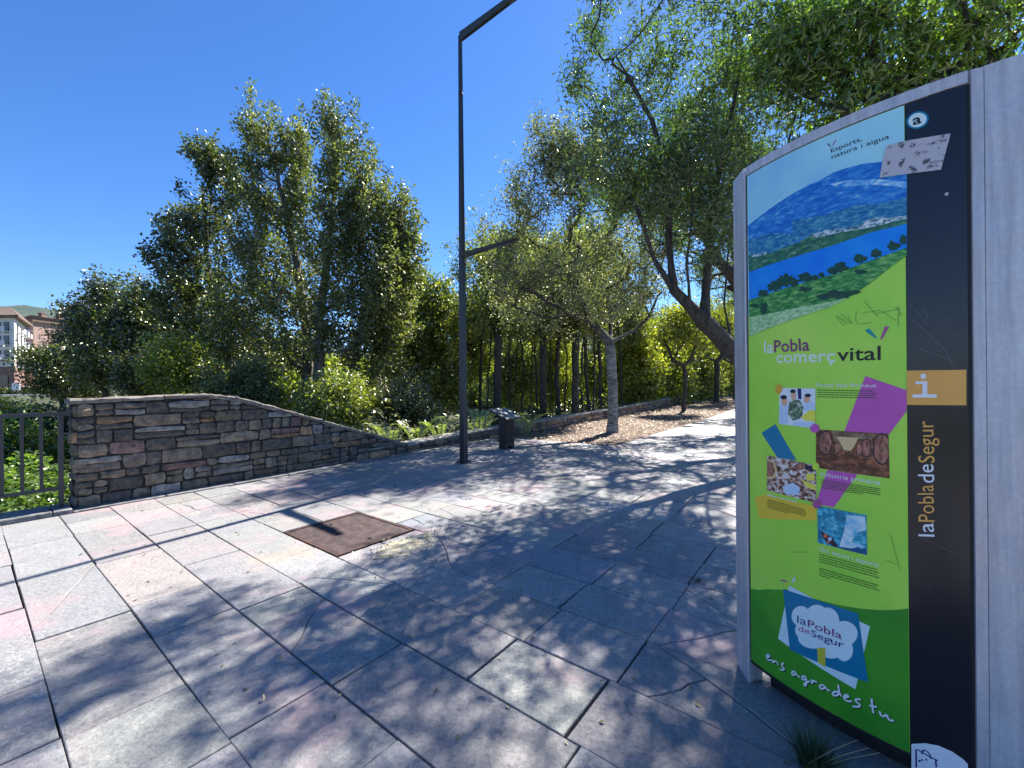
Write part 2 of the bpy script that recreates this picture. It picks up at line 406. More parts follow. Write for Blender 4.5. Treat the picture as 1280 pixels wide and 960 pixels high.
tag(m.build('mortar_rubble', M_patch), 'small crumbs of broken mortar scattered by the rusty cover', 'rubble', kind='stuff')

# ------------------------------------------------------------------ soil strip with leaf litter
M_soil = mat_noise('reddish_soil', (.13, .088, .066), (.27, .20, .16), 5, .95, bs=.9, bd=.03, bscale=40)
us = np.linspace(4.165, 8.85, 44); vs_ = np.concatenate([np.arange(9.13, 30, .18), np.arange(30, 70, 1.0)])
U, V = np.meshgrid(us, vs_); Zs = -.012+.02*np.sin(U*5+V*3)*np.sin(V*2.1)+rng.normal(0, .007, U.shape); Zs[:, 0] = -.02; Zs[0, :] = -.02; Zs = Zs+.02*np.clip(V-19, 0, None)
P = np.stack([-.7932*U+.609*V, .609*U+.7932*V, Zs], -1).reshape(-1, 3)
idx = np.arange(U.size).reshape(U.shape); q = np.stack([idx[:-1, :-1], idx[1:, :-1], idx[1:, 1:], idx[:-1, 1:]], -1).reshape(-1)
tag(mesh_np('soil_bed', P, q, 4, M_soil, smooth=True), kind='structure')

# ------------------------------------------------------------------ stone walls
def wall_u(v): return 7.45+ (0 if v < 11 else min(1.4, (v-11)*.034))
prof = [(.83, 1.34), (2.33, 1.38), (2.65, 1.32), (3.25, 1.12), (3.95, .88), (4.75, .60), (5.3, .42), (5.92, .20)]
lowp = [(5.92, .20), (8.75, .29), (16, .36), (30, .42), (62, .46)]
def interp(tab, v): return float(np.interp(v, [a for a, _ in tab], [b for _, b in tab]))
def stone_geo(u, v0, v1, z0, z1, depth, side=False, bulge=.012):
    """face looks towards -u (or towards -v when side); v0..v1 along the face"""
    n1, n2 = 4, 3; vs = []; off = [random.uniform(-bulge, bulge) for _ in range(2)]; b0 = random.uniform(0, .034)
    for j in range(n2):
        for i in range(n1):
            s = i/(n1-1); t = j/(n2-1); e = (i in (0, n1-1)) or (j in (0, n2-1)); cn = (i in (0, n1-1)) and (j in (0, n2-1))
            d = (.012+random.uniform(0, .006) if e else -random.uniform(0, bulge))+(.006 if cn else 0)-b0+off[0]*(s-.5)+off[1]*(t-.5)
            vv = v0+(v1-v0)*s+(random.uniform(-.011, .011)); zz = z0+(z1-z0)*t+random.uniform(-.011, .011)
            if cn: vv += .008*(1 if i == 0 else -1); zz += .006*(1 if j == 0 else -1)
            vs.append((d, vv, zz))
    ring = [0, 1, 2, 3, 7, 11, 10, 9, 8, 4]
    back = [(depth, vs[r][1], vs[r][2]) for r in ring]
    fs = [(j*4+i, j*4+i+1, (j+1)*4+i+1, (j+1)*4+i) for j in range(2) for i in range(3)]
    nr = len(ring)
    for a in range(nr): b = (a+1) % nr; fs.append((ring[b], ring[a], 12+a, 12+b))
    out = []
    for d, a, z in vs+back:
        out.append(W(u+d, a, z+gz(a)) if not side else W(a, u+d, z))
    if side: fs = [tuple(reversed(f)) for f in fs]
    return out, fs
def stone_col(warm=.13):
    k = random.uniform(.8, 1.5); r = random.random()
    if r < warm*.6: c = (.26, .165, .095)
    elif r < warm: c = (.17, .11, .10)
    elif r < warm+.08: c = (.20, .195, .18)
    else: c = random.choice([(.115, .100, .082), (.138, .118, .094), (.092, .082, .070), (.155, .13, .096)])
    return tuple(x*k for x in c)
swall = empty('stone_wall', W(7.45, .85), 'tall dark rubble stone wall whose top curves down to the low wall', 'wall')
def put_stone(parent, geo, col, name='stone', stuff=None):
    vs, fs = geo
    if stuff is not None:
        n = len(stuff[0]); stuff[0].extend(Vector(p)-Vector(parent.location) for p in vs); stuff[1].extend(tuple(i+n for i in f) for f in fs); stuff[2].extend([col]*len(vs)); return
    mesh_obj(name, [Vector(p)-Vector(parent.location) for p in vs], fs, M_stone, parent, cols=[col]*len(vs))
z = -.03; gapm = .0085
while z < 1.33:
    h = random.choice([.085, .11, .14, .17, .19])
    v = .86+random.uniform(-.0, .0)
    while v < 5.85:
        L = random.choice([random.uniform(.14, .26), random.uniform(.28, .58)])
        v1 = min(v+L, 5.9); T = interp(prof, (v+v1)/2)-.055
        z1 = z+h
        if z < T-.03 and v1-v > .05:
            zt = min(z1, T)
            if zt-z > .12 and random.random() < .35:
                zm = z+(zt-z)*random.uniform(.4, .6)
                put_stone(swall, stone_geo(7.45, v+gapm, v1-gapm, z+gapm, zm-gapm/2, .13), stone_col()); put_stone(swall, stone_geo(7.45, v+gapm, v1-gapm, zm+gapm/2, zt-gapm, .13), stone_col())
            else: put_stone(swall, stone_geo(7.45, v+gapm, v1-gapm, z+gapm, zt-gapm, .13), stone_col())
        v = v1
    # end face
    T = 1.28
    if z < T-.03:
        a = 7.465
        while a < 7.86:
            b = min(a+random.uniform(.13, .26), 7.87)
            if 7.87-b < .07: b = 7.87
            put_stone(swall, stone_geo(.845, a+.004, b-.004, z+gapm, min(z+h, T)-gapm, .1, side=True), stone_col()); a = b
    z += h
def cap_geo(u0, u1, v0, v1, za, zb, th):
    r = lambda: random.uniform(-.014, .014); vs = []; nseg = 5
    for s in range(nseg+1):
        t = s/nseg; v = v0+(v1-v0)*t; zt = za+(zb-za)*t+gz(v)
        ua = u0+random.uniform(-.012, .012); ub = u1+r()
        vs += [W(ua, v, zt-th), W(ua-.004, v, zt-.014+r()*.6), W(ua+.016, v, zt+r()*.6), W((u0+u1)/2, v, zt+.004+r()*.7), W(ub, v, zt+r()*.6), W(ub, v, zt-th)]
    fs = []
    for s in range(nseg):
        for k in range(6): a = s*6+k; b = s*6+(k+1) % 6; fs.append((a, b, b+6, a+6))
    fs += [tuple(range(5, -1, -1)), tuple(nseg*6+k for k in range(6))]
    return vs, fs
v = .80
while v < 5.85:
    L = random.uniform(.3, .7) if v < 2.3 else random.uniform(.22, .38); v1 = min(v+L, 5.92)
    k = random.uniform(.8, 1.1)
    put_stone(swall, cap_geo(7.425, 7.89, v+.003, v1-.003, interp(prof, v)+random.uniform(-.006, .012), interp(prof, v1)+random.uniform(-.006, .012), random.uniform(.05, .075)), (.20*k, .18*k, .155*k), 'cap_stone'); v = v1
m = MB(swall.location); vs = []; fs = []
for a, t in prof: vs += [W(7.47, max(a, .868), -.05)-swall.location, W(7.47, max(a, .868), t-.055)-swall.location, W(7.87, max(a, .868), t-.055)-swall.location, W(7.87, max(a, .868), -1.2)-swall.location]
for i in range(len(prof)-1):
    for k in range(4): a = i*4+k; b = i*4+(k+1) % 4; fs.append((a, b, b+4, a+4))
fs += [(3, 2, 1, 0), tuple(len(vs)-4+k for k in range(4))]
mesh_obj('mortar_core', vs, fs, M_mortar, swall)

lwall = empty('low_stone_wall', W(7.45, 5.92), 'long low stone wall with pale coping running beside the path', 'wall')
stf = ([], [], []); v = 5.925
cnt = 0
while v < 62:
    big = v > 24
    L = random.uniform(.22, .45)*(1 if v < 30 else 2); v1 = v+L; T = interp(lowp, (v+v1)/2)-.05; u = wall_u((v+v1)/2)
    nc = 2 if T < .28 else 3; zz = -.03
    for c_ in range(nc):
        z1 = -.03+(T+.03)*(c_+1)/nc+ (random.uniform(-.012, .012) if c_ < nc-1 else 0)
        wcol = stone_col(.55 if v > 10.5 else .12); wcol = tuple(x*(1.15 if v > 10.5 else .9) for x in wcol)
        vo = random.uniform(-.04, .04) if c_ else 0
        put_stone(lwall, stone_geo(u, v+gapm+vo, v1-gapm+vo, zz+gapm*.7, z1-gapm*.7, .12), wcol, stuff=stf if v > 21 else None); zz = z1; cnt += 1
    v = v1
v = 5.93
while v < 62:
    L = random.uniform(.4, .8)*(1 if v < 30 else 2); v1 = v+L; k = random.uniform(.85, 1.15); u = wall_u((v+v1)/2)
    put_stone(lwall, cap_geo(u-.03, u+.38, v+.003, v1-.003, interp(lowp, v), interp(lowp, v1), .05), (.30*k, .28*k, .25*k), 'cap_stone', stuff=stf if v > 32 else None); v = v1
o = mesh_obj('far_stones', stf[0], stf[1], M_stone, lwall, cols=stf[2]); o['kind'] = 'stuff'
vs = []; fs = []; vl = [5.93]+list(np.arange(8, 62, 2.0)); 
for a in vl:
    t = interp(lowp, a)-.045+gz(a); u = wall_u(a); vs += [W(u+.025, a, -.05)-lwall.location, W(u+.025, a, t)-lwall.location, W(u+.36, a, t)-lwall.location, W(u+.36, a, -1.2)-lwall.location]
for i in range(len(vl)-1):
    for k in range(4): a = i*4+k; b = i*4+(k+1) % 4; fs.append((a, b, b+4, a+4))
fs += [(3, 2, 1, 0)]
mesh_obj('mortar_core', vs, fs, M_mortar, lwall)

# ------------------------------------------------------------------ railing left of the wall
fen = empty('metal_railing', W(7.5, .72), 'grey metal railing of flat upright bars joined to the wall end', 'railing')
m = MB(fen.location); m.box(W(7.5, -2.15, 1.175), .04, 5.86, .045, W(1, 0), W(0, 1)); m.build('top_rail', M_rail, fen)
m = MB(fen.location); m.box(W(7.5, -2.15, .27), .03, 5.86, .04, W(1, 0), W(0, 1)); m.build('bottom_rail', M_rail, fen)
v = .57; k = 1
while v > -5:
    m = MB(fen.location); m.box(W(7.5, v, .72), .012, .032, .86, W(1, 0), W(0, 1)); m.build('bar', M_rail, fen); v -= .15
for v in (.73, -1.55, -3.8):
    m = MB(fen.location); m.box(W(7.5, v, .60), .045, .045, 1.14, W(1, 0), W(0, 1)); m.box(W(7.5, v, .055), .12, .12, .01, W(1, 0), W(0, 1)); m.build('post', M_rail, fen)
m = MB(fen.location); m.box(W(7.5, .80, .93), .02, .16, .02, W(1, 0), W(0, 1)); m.build('wall_bracket', M_rail, fen)

# ------------------------------------------------------------------ street lamp
def square_taper(m, p, q, a0, a1, ax, ay):
    vs = []
    for c, s in ((p, a0), (q, a1)):
        c = Vector(c)
        for i, j in ((-1, -1), (1, -1), (1, 1), (-1, 1)): vs.append(c+ax*i*s/2+ay*j*s/2)
    m.add(vs, [(0, 1, 5, 4), (1, 2, 6, 5), (2, 3, 7, 6), (3, 0, 4, 7), (3, 2, 1, 0), (4, 5, 6, 7)])
def lamp(name, x, y, label, group):
    L = empty(name, (x, y, max(0, gz(toUV(x, y)[1]))), label, 'street lamp', group)
    ad = Vector((.79, -.613, 0)); bd = Vector((.613, .79, 0))
    m = MB(); square_taper(m, (0, 0, 0), (0, 0, 3.85), .112, .09, ad, bd); square_taper(m, (0, 0, 3.85), (0, 0, 8.12), .086, .052, ad, bd); m.build('pole', M_steel, L)
    m = MB(); square_taper(m, (0, 0, 0), (0, 0, .012), .24, .24, ad, bd)
    for i in (-1, 1):
        for j in (-1, 1): m.bar(ad*i*.085+bd*j*.085+Vector((0, 0, .012)), ad*i*.085+bd*j*.085+Vector((0, 0, .04)), .013)
    m.build('base_plate', M_steel, L)
    def arm(zt, ln, t0, t1, wd):
        m = MB(); vs = []
        for s, t in ((0.03, t0), (ln, t1)):
            for z_, w_ in ((zt, wd), (zt-t, wd*.45)):
                for sg in (-1, 1): vs.append(ad*s+bd*sg*w_/2+Vector((0, 0, z_)))
        m.add(vs, [(0, 1, 5, 4), (3, 2, 6, 7), (2, 0, 4, 6), (1, 3, 7, 5), (1, 0, 2, 3), (4, 5, 7, 6)])
        a = m.build('arm', M_steel, L)
        m = MB(); m.box(ad*ln*.72+Vector((0, 0, zt-t0*.28-t1*.72-.012)), ln*.34, wd*.42, .014, ad, bd); m.build('lens', M_lens, a)
    arm(8.14, 2.2, .13, .035, .12); arm(3.98, 1.32, .10, .03, .10)
    m = MB(); m.bar((0, 0, 3.80), (0, 0, 3.84), .066, n=8); m.build('collar', M_steel, L)
    m = MB(); m.bar((0, 0, 7.0), (0, 0, 7.04), .046, n=8); m.build('collar', M_steel, L)
    return L
M_lens = mat_plain('frosted_lens', (.10, .10, .11), .3)
lamp('street_lamp', -.93, 8.04, 'tall dark street lamp with two arms standing on the slabs before the low wall', None)
lamp('street_lamp', 14.8, 31.5, 'distant dark lamp post among the small trees along the path', None)

# ------------------------------------------------------------------ interpretive lectern
lec = empty('information_lectern', W(6.02, 7.62), 'small black lectern with a tilted speckled metal top near the low wall', 'lectern')
ax, ay = W(1, 0), W(0, 1)
def LP(du, dv, z): return W(6.02+du, 7.62+dv, z)
m = MB(lec.location); m.box(LP(0, 0, .42), .19, .34, .60, ax, ay); m.build('pedestal', M_black, lec)
for dv in np.linspace(-.14, .14, 6):
    m = MB(lec.location); m.box(LP(-.10, dv, .42), .012, .026, .58, ax, ay); m.build('rib', M_black, lec)
m = MB(lec.location)
vs = [(-.17, 0), (-.17, .12), (.17, .12), (.17, 0), (.09, 0), (.07, .05), (.03, .075), (-.03, .075), (-.07, .05), (-.09, 0)]
n = len(vs); m.add([LP(-.09, a, b+.001) for a, b in vs]+[LP(.09, a, b+.001) for a, b in vs], [tuple(range(n)), tuple(range(2*n-1, n-1, -1))]+[(i, n+i, n+(i+1) % n, (i+1) % n) for i in range(n)])
m.build('arched_foot', M_black, lec)
M_top = mat_noise('speckled_metal', (.05, .05, .055), (.65, .66, .68), 26, .32, .4, .2, lo=.42, hi=.56, detail=3)
tu = Vector(ax)*math.cos(math.radians(21))+Vector((0, 0, math.sin(math.radians(21)))); tn = tu.cross(Vector(ay)).normalized()
m = MB(lec.location); m.box(LP(.02, 0, .80), .60, .62, .022, tu, ay, tn); tp = m.build('tilted_top', M_black, lec)
m = MB(lec.location); m.box(LP(.02, 0, .80)+(tn if tn.z > 0 else -tn)*.0135, .55, .57, .006, tu, ay, tn); m.build('engraved_plate', M_top, tp)
m = MB(lec.location); m.box(LP(0, 0, .745), .16, .28, .07, ax, ay); m.build('neck', M_black, lec)
# ------------------------------------------------------------------ foliage
def leaf_verts(P, axis, nrm, L, Wd):
    """P (n,3) leaf bases; axis, nrm unit; returns verts (4n,3)"""
    side = np.cross(axis, nrm); side /= np.linalg.norm(side, axis=1, keepdims=True)+1e-9
    n2 = np.cross(side, axis)
    tip = P+axis*L[:, None]-n2*(L*.10)[:, None]
    mid = P+axis*(L*.45)[:, None]+n2*(Wd*.22)[:, None]
    a = mid+side*(Wd/2)[:, None]; b = mid-side*(Wd/2)[:, None]
    return np.stack([P, a, tip, b], 1).reshape(-1, 3)
def leaf_obj(name, V, mat, parent=None):
    n = len(V)//4; b = (np.arange(n)*4)[:, None]
    loops = (b+np.array([[0, 1, 2, 0, 2, 3]])).reshape(-1)
    return mesh_np(name, V, loops, 3, mat, parent)
def rnd_dir(n):
    d = rng.normal(size=(n, 3)); return d/np.linalg.norm(d, axis=1, keepdims=True)
def sprays(att, dirs, k, spread, ln, leaf, asp, droop=.2, lv=.35, updir=.0):
    """k leaves about each attractor, strung along its direction"""
    n = len(att)*k
    A = np.repeat(att, k, 0); D = np.repeat(dirs, k, 0); t = rng.uniform(-.75, .75, n)
    P = A+D*(t*ln)[:, None]+rng.normal(size=(n, 3))*spread*(1-.45*np.abs(t))[:, None]
    ax_ = D*.5+rnd_dir(n)*.9; ax_[:, 2] += updir-droop; ax_ /= np.linalg.norm(ax_, axis=1, keepdims=True)
    nr = rnd_dir(n)+np.array([0, 0, .55]); nr -= ax_*np.sum(nr*ax_, 1, keepdims=True); nr /= np.linalg.norm(nr, axis=1, keepdims=True)+1e-9
    L = leaf*rng.uniform(1-lv, 1+lv, n)
    return leaf_verts(P, ax_, nr, L, L*asp)
def lobe(px, py, rx, ry, Y, ky=1.0):
    c = at(px, py, Y); k = Y/F; return (c.x, c.y, c.z, rx*k*.95, rx*k*ky, ry*k*.95)
def tree(name, label, path, tr, lobes, ncl, k, leafmat, bark, leaf=.07, asp=.6, spread=.16, ln=.35, droop=.2, up_=.5, group=None, cat='tree', minh=None, limbs=(), dens=None, updir=0, jit=.1, tip=.007, pw=.55):
    """path: trunk polyline of points (world); limbs: extra polylines starting on the trunk"""
    base = Vector(path[0]); T = empty(name, base, label, cat, group); b0 = np.array(base)
    pts = [np.array(path[0])]; par = [-1]
    def add_line(line, start):
        prev = start
        for a, b in zip(line[:-1], line[1:]):
            a = np.array(a); b = np.array(b); L = np.linalg.norm(b-a); m = max(1, int(L/.35))
            for i in range(1, m+1):
                p = a+(b-a)*i/m
                if i < m: p = p+rng.normal(size=3)*L*.012
                pts.append(p); par.append(prev); prev = len(pts)-1
    add_line(path, 0)
    for lb in limbs:
        s = int(np.argmin([np.linalg.norm(p-np.array(lb[0])) for p in pts])); add_line(lb, s)
    mh = (minh if minh is not None else path[0][2]+.25*(path[-1][2]-path[0][2]))
    # attractors
    lob = np.array(lobes); vol = (lob[:, 3]*lob[:, 4]*lob[:, 5])**.75
    if dens is not None: vol = vol*np.array(dens)
    ch = rng.choice(len(lob), ncl, p=vol/vol.sum()); d = rnd_dir(ncl); r = rng.uniform(0, 1, ncl)**.42
    r = r*(1+rng.normal(0, jit, ncl))
    att = lob[ch, :3]+d*r[:, None]*lob[ch, 3:6]
    tops = np.array([p for p in pts])
    dd = np.min(np.linalg.norm(att[:, None, :]-tops[None], axis=2), axis=1)
    att = att[np.argsort(dd)]; outd = []
    for a in att:
        P = np.array(pts); dv = a-P; dist = np.linalg.norm(dv, axis=1)
        cost = dist+np.clip(P[:, 2]-a[2]+.15*dist, 0, None)*1.6+np.where(P[:, 2] < mh, 50, 0)
        i = int(np.argmin(cost)); L = dist[i]; m = max(2, min(6, int(L/.4)+1)); p0 = P[i]
        ctrl = p0*.5+a*.5; ctrl[2] += (-.12 if up_ > 0 else .12)*L*abs(up_); ctrl += rng.normal(size=3)*.06*L
        prev = i
        for s in range(1, m+1):
            t = s/m; pts.append(p0*(1-t)**2+ctrl*2*t*(1-t)+a*t*t); par.append(prev); prev = len(pts)-1
        dr = (a-ctrl); dr = dr/(np.linalg.norm(dr)+1e-6)
        dr = dr+np.array([0, 0, up_])*.8+rng.normal(size=3)*.25; outd.append(dr/np.linalg.norm(dr))
    pts_ = np.array(pts)-b0; par = np.array(par); n = len(par)
    cnt = np.zeros(n); hasch = np.zeros(n, bool); hasch[par[1:]] = True; cnt[~hasch] = 1
    for i in range(n-1, 0, -1): cnt[par[i]] += cnt[i]
    rad = np.maximum(tip, tr*(cnt/cnt[0])**pw)
    # slight flare at the base
    hgt = pts_[:, 2]; rad = rad*np.where((hgt < .35) & (cnt > cnt[0]*.9), 1.25-.7*np.clip(hgt, 0, .35), 1)
    ns = 6; e = np.arange(1, n); A = pts_[par[e]]; B = pts_[e]; D = B-A; D /= np.linalg.norm(D, axis=1, keepdims=True)+1e-9
    ref = np.where(np.abs(D[:, 2:3]) < .9, np.array([[0, 0, 1.]]), np.array([[1., 0, 0]])); s1 = np.cross(D, ref); s1 /= np.linalg.norm(s1, axis=1, keepdims=True); s2 = np.cross(D, s1)
    ang = np.arange(ns)*2*math.pi/ns; rA = np.minimum(rad[par[e]], rad[e]*1.5)[:, None, None]; rB = rad[e][:, None, None]
    circ = s1[:, None, :]*np.cos(ang)[None, :, None]+s2[:, None, :]*np.sin(ang)[None, :, None]
    V = np.concatenate([A[:, None]+circ*rA, (B+D*rad[e][:, None]*.3)[:, None]+circ*rB], 1).reshape(-1, 3)
    bidx = (np.arange(n-1)*2*ns)[:, None, None]; i = np.arange(ns); j = (i+1) % ns
    q = np.stack([i, j, ns+j, ns+i], -1)[None]+bidx
    mesh_np('trunk', V, q.reshape(-1), 4, bark, T, smooth=True)
    att = att-b0
    V = sprays(att, np.array(outd), k, spread, ln, leaf, asp, droop, updir=updir)
    c = leaf_obj('crown', V, leafmat, T); c['kind'] = 'stuff'
    return T
def copy_tree(src, loc, rz, sc, label):
    c = src.copy(); COL.objects.link(c); c.location = loc; c.rotation_euler = (0, 0, rz); c.scale = (sc[0], sc[0], sc[1]); c['label'] = label
    for ch in list(src.children):
        d = ch.copy(); COL.objects.link(d); d.parent = c
    return c
def gpt(px, Y, dz=0):
    a, b = ray(px, 480); x = a*Y; return Vector((x, Y, float(ground_h(x, Y))+dz))

# big poplars left of the lamp
Y = 14.0
G1 = 'poplars growing behind the tall stone wall'
tree('poplar_tree', 'tall poplar with twin pointed tops, left one of the big pair behind the stone wall', [gpt(385, Y), at(384, 430, Y), at(372, 330, Y), at(352, 240, Y), at(330, 160, Y)], .17,
     [lobe(318, 165, 22, 45, Y), lobe(345, 190, 30, 55, Y), lobe(368, 185, 30, 52, Y), lobe(330, 250, 52, 60, Y), lobe(345, 330, 55, 70, Y), lobe(300, 320, 40, 60, Y), lobe(360, 420, 50, 60, Y), lobe(300, 400, 45, 60, Y), lobe(375, 240, 25, 70, Y)],
     390, 82, L_poplar, BK_grey, leaf=.088, asp=.8, spread=.115, ln=.55, up_=1.1, group=G1, jit=.16)
tree('poplar_tree', 'tallest poplar of the pair, with the lamp side crown and a pale double trunk', [gpt(398, 13.4), at(398, 430, 13.4), at(408, 330, 13.4), at(418, 230, 13.4), at(412, 150, 13.4)], .16,
     [lobe(402, 160, 22, 42, 13.4), lobe(428, 180, 28, 50, 13.4), lobe(440, 230, 42, 60, 13.4), lobe(420, 300, 50, 60, 13.4), lobe(470, 280, 40, 60, 13.4), lobe(455, 360, 55, 60, 13.4), lobe(400, 400, 40, 60, 13.4)],
     350, 82, L_poplar, BK_grey, leaf=.088, asp=.8, spread=.115, ln=.55, up_=1.1, group=G1, jit=.16)
tree('poplar_tree', 'shorter poplar leaning right with its crown edge next to the open sky', [gpt(440, 14.5), at(446, 430, 14.5), at(470, 340, 14.5), at(492, 270, 14.5)], .12,
     [lobe(500, 275, 25, 42, 14.5), lobe(508, 320, 22, 40, 14.5), lobe(485, 340, 40, 60, 14.5), lobe(470, 420, 50, 60, 14.5)],
     280, 60, L_poplar, BK_grey, leaf=.105, asp=.8, spread=.15, ln=.36, up_=.8, group=G1)
tree('poplar_tree', 'dark poplar with ragged side tops left of the tallest pair', [gpt(300, 15), at(290, 440, 15), at(260, 340, 15), at(255, 240, 15)], .14,
     [lobe(262, 205, 26, 30, 15), lobe(285, 230, 30, 45, 15), lobe(250, 285, 42, 45, 15), lobe(222, 325, 30, 44, 15), lobe(207, 272, 15, 20, 15), lobe(240, 370, 55, 55, 15), lobe(280, 420, 50, 50, 15)],
     310, 80, L_dark, BK_dark, leaf=.105, asp=.8, spread=.16, ln=.36, up_=.7, group=G1)
tree('poplar_tree', 'dark bushy poplar at the left end of the tall group', [gpt(190, 18), at(185, 430, 18), at(180, 350, 18)], .12,
     [lobe(182, 388, 30, 42, 18), lobe(155, 408, 26, 36, 18), lobe(190, 430, 45, 45, 18)],
     300, 60, L_dark, BK_dark, leaf=.12, asp=.8, spread=.2, ln=.36, up_=.6, group=G1)
tree('oak_tree', 'dark green tree with a pointed crown rising over the railing end', [gpt(128, 22), at(128, 430, 22), at(130, 350, 22)], .14,
     [lobe(132, 365, 20, 28, 22), lobe(125, 400, 32, 40, 22), lobe(150, 430, 35, 35, 22), lobe(135, 460, 40, 28, 22)],
     320, 60, L_dark, BK_dark, leaf=.13, asp=.7, spread=.24, ln=.4, up_=.5)
tree('olive_tree', 'olive-green rounded tree in front of the brown apartment block', [gpt(100, 30), at(100, 450, 30), at(103, 390, 30)], .15,
     [lobe(103, 400, 20, 26, 30), lobe(98, 430, 24, 26, 30), lobe(112, 440, 22, 24, 30)],
     260, 50, L_olive, BK_dark, leaf=.17, asp=.6, spread=.3, ln=.5, up_=.4)
tree('oak_tree', 'low spreading dark tree hiding the foot of the apartment blocks', [gpt(78, 24), at(78, 470, 24), at(72, 450, 24)], .14,
     [lobe(62, 452, 34, 16, 24), lobe(85, 462, 35, 28, 24), lobe(65, 482, 26, 14, 24), lobe(110, 482, 34, 20, 24)],
     330, 55, L_dark, BK_dark, leaf=.13, asp=.7, spread=.24, ln=.4, up_=.2)
# bright shrubs and underwood behind the wall
G2 = 'bright shrubs behind the stone wall'
shr = [(222, 450, 38, 34, 11.5, L_yellow, 'bright yellow-green shrub left of centre behind the tall wall'),
       (180, 465, 26, 28, 12.5, L_olive, 'olive shrub above the left part of the tall wall'),
       (300, 480, 44, 32, 11.5, L_poplar, 'dull green shrub above the curved wall shoulder'),
       (420, 495, 45, 30, 11.0, L_light, 'light green shrub above the sloping wall top'),
       (505, 500, 40, 32, 12.0, L_olive, 'olive shrub beside the lamp pole behind the low wall')]
for px, py, rx, ry, Y, mt, lb in shr:
    tree('shrub', lb, [gpt(px, Y), at(px, py+20, Y), at(px+4, py-10, Y)], .05, [lobe(px, py, rx, ry, Y), lobe(px-rx*.5, py+ry*.5, rx*.7, ry*.7, Y), lobe(px+rx*.5, py+ry*.6, rx*.7, ry*.7, Y)],
         210, 55, mt, BK_dark, leaf=.075, asp=.65, spread=.13, ln=.22, up_=.5, group=G2, cat='shrub', minh=-5)
# lighter trees right of the pair
G3 = 'light green poplars between the tall pair and the lamp'
tree('poplar_tree', 'light green poplar just left of the lamp pole', [gpt(545, 20), at(545, 450, 20), at(545, 360, 20)], .13,
     [lobe(545, 375, 26, 32, 20), lobe(540, 420, 36, 45, 20), lobe(555, 470, 36, 40, 20), lobe(520, 440, 30, 50, 20)],
     380, 55, L_light, BK_grey, leaf=.14, asp=.75, spread=.22, ln=.42, up_=.9, group=G3)
tree('poplar_tree', 'light green poplar tucked against the tall pair', [gpt(505, 21), at(508, 450, 21), at(510, 350, 21)], .13,
     [lobe(508, 365, 28, 38, 21), lobe(500, 420, 36, 50, 21), lobe(490, 470, 36, 40, 21)],
     360, 55, L_light, BK_grey, leaf=.14, asp=.75, spread=.22, ln=.42, up_=.9, group=G3)
tree('poplar_tree', 'small light poplar with its top beside the lamp arm', [gpt(580, 24), at(582, 450, 24), at(580, 380, 24)], .12,
     [lobe(576, 400, 20, 30, 24), lobe(590, 440, 30, 45, 24)],
     240, 55, L_light, BK_grey, leaf=.15, asp=.75, spread=.24, ln=.42, up_=.9, group=G3)
# dark-trunked grove behind the low wall
G4 = 'dark trunked trees of the grove behind the low wall'
extra = [(588, 22, .07, 'thin stem just right of the lamp pole'), (609, 19, .06, 'wavy thin stem between the lamp pole and the lectern'), (637, 18, .09, 'bent stem right of the lectern in the grove'), (643, 24, .07, 'far thin stem left of the gap in the grove'), (671, 19, .08, 'crooked stem in the middle of the grove'),
         (688, 22, .08, 'far stem between the two dark trunks'), (706, 20, .07, 'thin stem left of the stout black trunk'), (727, 22, .08, 'far stem right of the stout black trunk'), (742, 17, .07, 'thin stem just left of the pale-barked trunk'), (778, 22, .09, 'dark stem just right of the pale-barked trunk'), (792, 25, .08, 'far dark stem behind the soil strip')]
gt = [(600, 20, .12, 'slim'), (621, 15.5, .26, 'thick mottled'), (652, 21, .08, 'thin'), (664, 23, .07, 'thinnest'), (679, 16.5, .24, 'thick dark'), (697, 17.5, .17, 'dark'), (719, 16.0, .24, 'stout black'), (735, 18.5, .13, 'straight'), (750, 21, .15, 'leaning')]
lbl = ['slim dark trunk directly right of the lamp pole', 'thick mottled trunk directly behind the lectern', 'thin trunk right of the thick mottled one', 'thinnest trunk in the gap of the grove',
       'thick dark trunk right of the gap in the grove', 'dark trunk left of the stout black one', 'stout black trunk left of the pale-barked tree', 'straight narrow trunk beside the stout black one', 'leaning trunk directly behind the pale-barked tree']
gt += [e[:3]+('',) for e in extra]; lbl += [e[3] for e in extra]
for (px, Y, r, _), lb in zip(gt, lbl):
    dx = random.uniform(-12, 12); jx = random.uniform(-3, 3)
    tree('grove_tree', lb, [gpt(px-jx, Y), at(px, 500, Y), at(px+jx, 455, Y), at(px+dx*.5, 400, Y), at(px+dx, 300, Y)], r*.62,
         [lobe(px+dx, 330, 24, 50, Y), lobe(px-8, 385, 28, 32, Y), lobe(px+9, 400, 26, 28, Y)],
         85, 50, L_light if px % 2 else L_poplar, BK_dark, leaf=.12, asp=.7, spread=.2, ln=.4, up_=.8, group=G4, minh=1.6)
